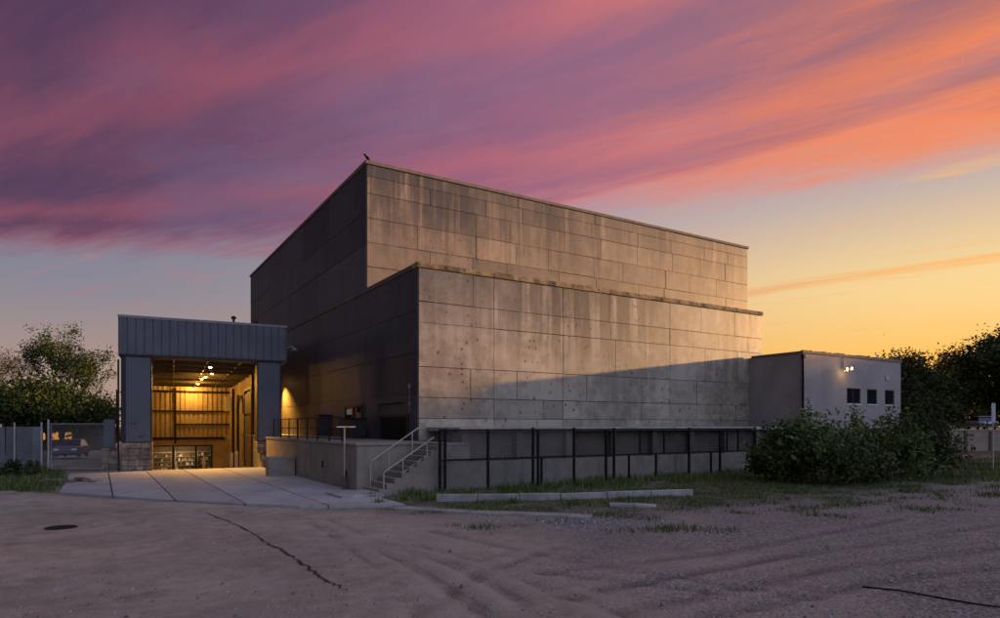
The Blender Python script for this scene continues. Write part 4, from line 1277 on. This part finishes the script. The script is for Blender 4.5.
# lit house glimpsed through the gate
p = at(58, 68)
hs = thing('house', 'dark low house with lit amber windows glimpsed behind the chain link gate', 'house', (p.x, p.y, 0), -YAW + 0.6)
M['house_wall'] = rough_mat('dim_house_wall', (0.10, 0.085, 0.07), (0.14, 0.12, 0.1), 1)
b = MB(); b.box(-4.5, 0, 0, 5, 6, 2.7); b.build('wall', M['house_wall'], hs)
b = MB(); b.add([(-5, -0.5, 2.703), (5.5, -0.5, 2.703), (5.5, 6.5, 2.703), (-5, 6.5, 2.703), (-5, 3, 4.6), (5.5, 3, 4.6)], [(0, 1, 5, 4), (2, 3, 4, 5), (0, 4, 3), (1, 2, 5), (3, 2, 1, 0)]); b.build('roof', M['dark_metal'], hs)
for x in (-0.2, 0.9, -1.4):
    b = MB(); b.box(x - 0.36, -0.06, 1.0, x + 0.36, -0.002, 1.9); w_ = b.build('window', M['dark_metal'], hs)
    b = MB(); b.box(x - 0.3, -0.075, 1.06, x + 0.3, -0.063, 1.84); b.build('pane', M['win_on'], w_)

# ---------------------------------------------------------------- trees and bushes
def leaf(b, c, s, r):
    n = Vector((r.gauss(0, 1), r.gauss(0, 1), r.gauss(0, 1) + 0.5)).normalized()
    a = n.orthogonal().normalized(); d = n.cross(a)
    th = r.uniform(0, 6.28); e = a * math.cos(th) + d * math.sin(th); g = n.cross(e)
    b.add([c - e * s, c + g * s * 0.55, c + e * s, c - g * s * 0.55], [(0, 1, 2, 3)])


def grow(wood, tips, p, d, length, rad, level, r, spread, maxl, up):
    pts = [p]; rs = [rad]; n = 4
    for i in range(n):
        d = (d + Vector((r.gauss(0, .13), r.gauss(0, .13), r.gauss(0, .08) + up * 0.06))).normalized()
        p = p + d * length / n; pts.append(p); rs.append(rad * (1 - 0.45 * (i + 1) / n))
    wood.tube(pts, rs, 7 if level < 2 else 4, cap=False)
    if level >= maxl:
        tips.append((pts[-1], length)); tips.append((pts[-3], length)); return
    k = 3 if level else 4
    for i in range(k + (r.random() < 0.4)):
        t = r.uniform(0.45, 1.0) if i else 1.0
        j = min(n, max(1, round(t * n)))
        az = r.uniform(0, 6.28); ax = d.orthogonal().normalized(); ax.rotate(Matrix.Rotation(az, 3, d))
        nd = (d + ax * spread * r.uniform(0.6, 1.3)).normalized()
        grow(wood, tips, pts[j], nd, length * r.uniform(0.62, 0.82), rs[j] * 0.66, level + 1, r, spread, maxl, up)


def make_tree(seed, height, trunk, leafmat, per_tip, lsize, spread=0.8, maxl=3, clump=0.9, rad=0.25, up=1.0):
    r = random.Random(seed)
    wood, crown, tips = MB(), MB(), []
    grow(wood, tips, Vector((0, 0, -0.2)), Vector((0, 0, 1)), trunk, rad, 0, r, spread, maxl, up)
    top = max(t[0].z for t in tips); k = height / (top + clump * 0.5)
    for (p, L_) in tips:
        cs = clump * r.uniform(0.5, 1.2); tn = r.random()
        for i in range(int(per_tip * r.uniform(0.4, 1.4))):
            o = Vector((r.gauss(0, 1), r.gauss(0, 1), r.gauss(0, .7))) * cs * 0.5
            crown.tone = max(0, min(1, tn + r.uniform(-.3, .3)))
            leaf(crown, p + o, lsize * r.uniform(0.6, 1.3), r)
    wood.v = [(x * k, y * k, z * k) for x, y, z in wood.v]; crown.v = [(x * k, y * k, z * k) for x, y, z in crown.v]
    return wood, crown


def tree(seed, px, Z, height, lab, group, z=0.0, name='tree', leafm='leaf_t', loc=None, sc=(1, 1, 1), **kw):
    wood, crown = make_tree(seed, height, kw.pop('trunk', height * 0.3), M[leafm], **kw)
    p = at(px, Z) if loc is None else Vector(loc)
    o = thing(name, lab, 'tree', (p.x, p.y, z), random.uniform(0, 6), group); o.scale = sc
    wood.build('trunk', M['bark'], o); crown.build('crown', M[leafm], o)
    return o


def copy_at(o, px, Z, rz, sc, lab, z=0.0, loc=None):
    c = copy_tree(o); p = at(px, Z) if loc is None else Vector(loc)
    c.location = (p.x, p.y, z); c.rotation_euler = (0, 0, rz); c.scale = sc; c['label'] = lab
    return c


GL_ = 'trees beyond the gate on the left'
tree(41, 70, 74, 14.2, 'tall open crowned tree with bare limbs showing beyond the gate', GL_, per_tip=30, lsize=0.085, spread=0.8, maxl=4, clump=0.6, rad=0.36, trunk=3.4, up=0.9)
tree(42, 4, 82, 13.0, 'nearly bare thin twigged tree at the left edge of the sky', GL_, leafm='leaf_c', per_tip=9, lsize=0.09, spread=0.6, maxl=4, clump=0.9, rad=0.25)
dl = tree(43, 22, 66, 7.6, 'dense dark round tree low behind the sheet metal fence', GL_, name='dense_tree', per_tip=190, lsize=0.13, spread=0.95, maxl=3, clump=1.5, trunk=2.0)
copy_at(dl, 62, 70, 2.0, (1.0, 1.0, 0.80), 'dense dark tree behind the grey car under the open crowned tree')
copy_at(dl, 100, 72, 4.1, (1.0, 1.0, 0.78), 'dense dark tree beside the left wall of the loading bay')
copy_at(dl, -25, 62, 5.2, (1.1, 1.1, 0.95), 'dense dark tree cut by the left edge of the photo')
GR = 'trees on the bank at the right'
tr = tree(51, 960, 92, 12.2, 'tall tree with leaves coloured reddish lit on the bank left of the edge tree', GR, z=2.0, leafm='leaf_c', per_tip=90, lsize=0.15, spread=0.8, maxl=3, clump=1.5, trunk=4.0)
tg = tree(52, 1008, 84, 12.8, 'tall dense green tree on the bank at the right edge', GR, z=2.0, per_tip=170, lsize=0.16, spread=0.85, maxl=3, clump=1.6, trunk=3.6)
tb = tree(53, 925, 96, 11.6, 'broad dull green tree on the bank right of the annex', GR, z=2.0, leafm='leaf_b', per_tip=150, lsize=0.16, spread=0.9, maxl=3, clump=1.6, trunk=3.2)
copy_at(tb, 893, 104, 1.2, (1.0, 1.0, 0.98), 'dull green tree just clearing the right end of the annex roof', 0.0)
copy_at(dl, 905, 76, 0.5, (1.15, 1.15, 0.95), 'dense dark low tree hugging the right end of the annex', 0.0)['group'] = GR
copy_at(dl, 935, 80, 3.5, (1.1, 1.1, 0.9), 'dense dark low tree on the bank behind the bushes', 2.0)['group'] = GR
copy_at(dl, 968, 82, 2.2, (1.1, 1.1, 0.85), 'dense dark low tree on the bank behind the pale car', 2.0)['group'] = GR
copy_at(dl, 1003, 78, 4.6, (1.1, 1.1, 0.95), 'dense dark low tree on the bank behind the road sign', 2.0)['group'] = GR
for i, (u, v) in enumerate(((61, 53), (58, 63), (56, 73), (55, 84))):  # unseen trees added to keep the low sun off the left trees
    copy_at(tg, 0, 0, i * 2.3, (1.2, 1.2, 0.98), 'unseen dense tree added behind the hall to shade the trees on the left', 0.0, loc=(u, v))
for px, Z, rz, lab in ((938, 108, 1.1, 'low dark tree far back under the gap right of the annex'), (972, 112, 2.9, 'low dark tree far back behind the pale car roof'), (1012, 106, 4.2, 'low dark tree far back at the right edge')):
    copy_at(dl, px, Z, rz, (1.5, 1.5, 0.75), lab, 0.6)['group'] = GR
# the same belt of trees goes on to the right, out of the photo, and keeps the low sun off the lot
for i, (v, sc) in enumerate(((26, 1.04), (20, 1.06), (14.5, 1.08), (9, 1.1), (3, 1.2), (-4, 1.24), (-11, 1.2), (-18, 1.24), (-26, 1.2), (-34, 1.2))):
    copy_at((tg, tb)[i % 2], 0, 0, i * 1.3, (1.25, 1.25, sc), 'dense tree of the same belt further right, out of the photo', 0.0, loc=(92 + (i % 3) * 2, v))
    c = copy_at(dl, 0, 0, i * 2.1, (1.5, 1.5, 1.3), 'dense low tree filling the belt further right, out of the photo', 0.0, loc=(89 + (i % 2) * 2, v + 3)); c['group'] = GR


def bush(seed, px, py, w, h, lab, group, n=5200, ls=0.085, leafm='leaf_a'):
    r = random.Random(seed); p = gnd(px, py)
    o = thing('bush', lab, 'bush', (p.x, p.y, 0), 0, group)
    st_, cr = MB(), MB()
    lobes = []
    for i in range(16):
        a = r.uniform(0, 6.28); rr = w * 0.5 * r.random() ** 0.6
        lobes.append((Vector((rr * math.cos(a), rr * math.sin(a) * 0.8, h * r.uniform(0.25, 0.78) * (1 - 0.35 * rr / (w * 0.5)))), r.uniform(0.28, 0.55), r.random()))
    for c, q, t in lobes:
        st_.tube([(c.x * 0.3, c.y * 0.3, -0.1), (c.x * 0.7, c.y * 0.7, c.z * 0.6), tuple(c), (c.x * 1.1 + r.gauss(0, .1), c.y * 1.1, c.z + h * r.uniform(0.1, 0.3))], [0.03, 0.02, 0.012, 0.005], 4)
    for i in range(n):
        c, q, t = r.choice(lobes)
        d = Vector((r.gauss(0, 1), r.gauss(0, 1), r.gauss(0, .85))) * q * 0.62 * h * 0.42
        pt = c + d
        if pt.z < 0.05: pt.z = r.uniform(0.02, 0.5)
        cr.tone = max(0, min(1, t + r.uniform(-.35, .35))); leaf(cr, pt, ls * r.choice((0.5, 0.8, 1.0, 1.5)) * r.uniform(0.7, 1.2), r)
    for i in range(14):            # upright shoots above the outline
        c = r.choice(lobes)[0]; L_ = h * r.uniform(0.18, 0.36); dx, dy = r.gauss(0, .25), r.gauss(0, .25)
        e = Vector((c.x + dx, c.y + dy, c.z + h * 0.1 + L_)); st_.tube([tuple(c), tuple(e)], [0.012, 0.004], 4)
        for k in range(36):
            f = r.uniform(0.3, 1); cr.tone = r.random(); leaf(cr, c.lerp(e, f) + Vector((r.gauss(0, .07), r.gauss(0, .07), 0)), ls * r.uniform(.6, 1.2), r)
    st_.build('stems', M['bark'], o); cr.build('foliage', M[leafm], o)
    return o


GB = 'wild bushes below the annex'
bush(61, 822, 484, 4.6, 3.9, 'big rounded wild bush below the pipe at the annex corner', GB, 9000)
bush(62, 890, 480, 4.4, 3.6, 'wild bush right below the three annex windows', GB, 8000)
bush(63, 925, 477, 2.6, 4.2, 'slim taller bush with pale shoots at the right end of the annex', GB, 5200, leafm='leaf_b')
bush(64, 775, 481, 2.4, 2.4, 'small dark bush at the right end of the black chain link fence', GB, 4200)
bush(65, 858, 483, 3.0, 2.6, 'low bush filling the gap between the two big wild bushes', GB, 5200, leafm='leaf_b')
bush(67, 62, 445.6, 10, 3.4, 'broad dark thicket beyond the grey car, seen through the gate', None, 7000, 0.15)
bush(68, 20, 446.0, 10, 3.6, 'broad dark thicket rising behind the pale sheet metal fence', None, 7000, 0.15, 'leaf_b')
bush(69, 104, 446.0, 8, 3.4, 'broad dark thicket against the left wall of the loading bay', None, 6000, 0.15, 'leaf_b')
bush(66, 20, 476, 2.2, 0.9, 'low scrubby shrub in front of the pale sheet metal fence', None, 1600, 0.06, 'leaf_b')
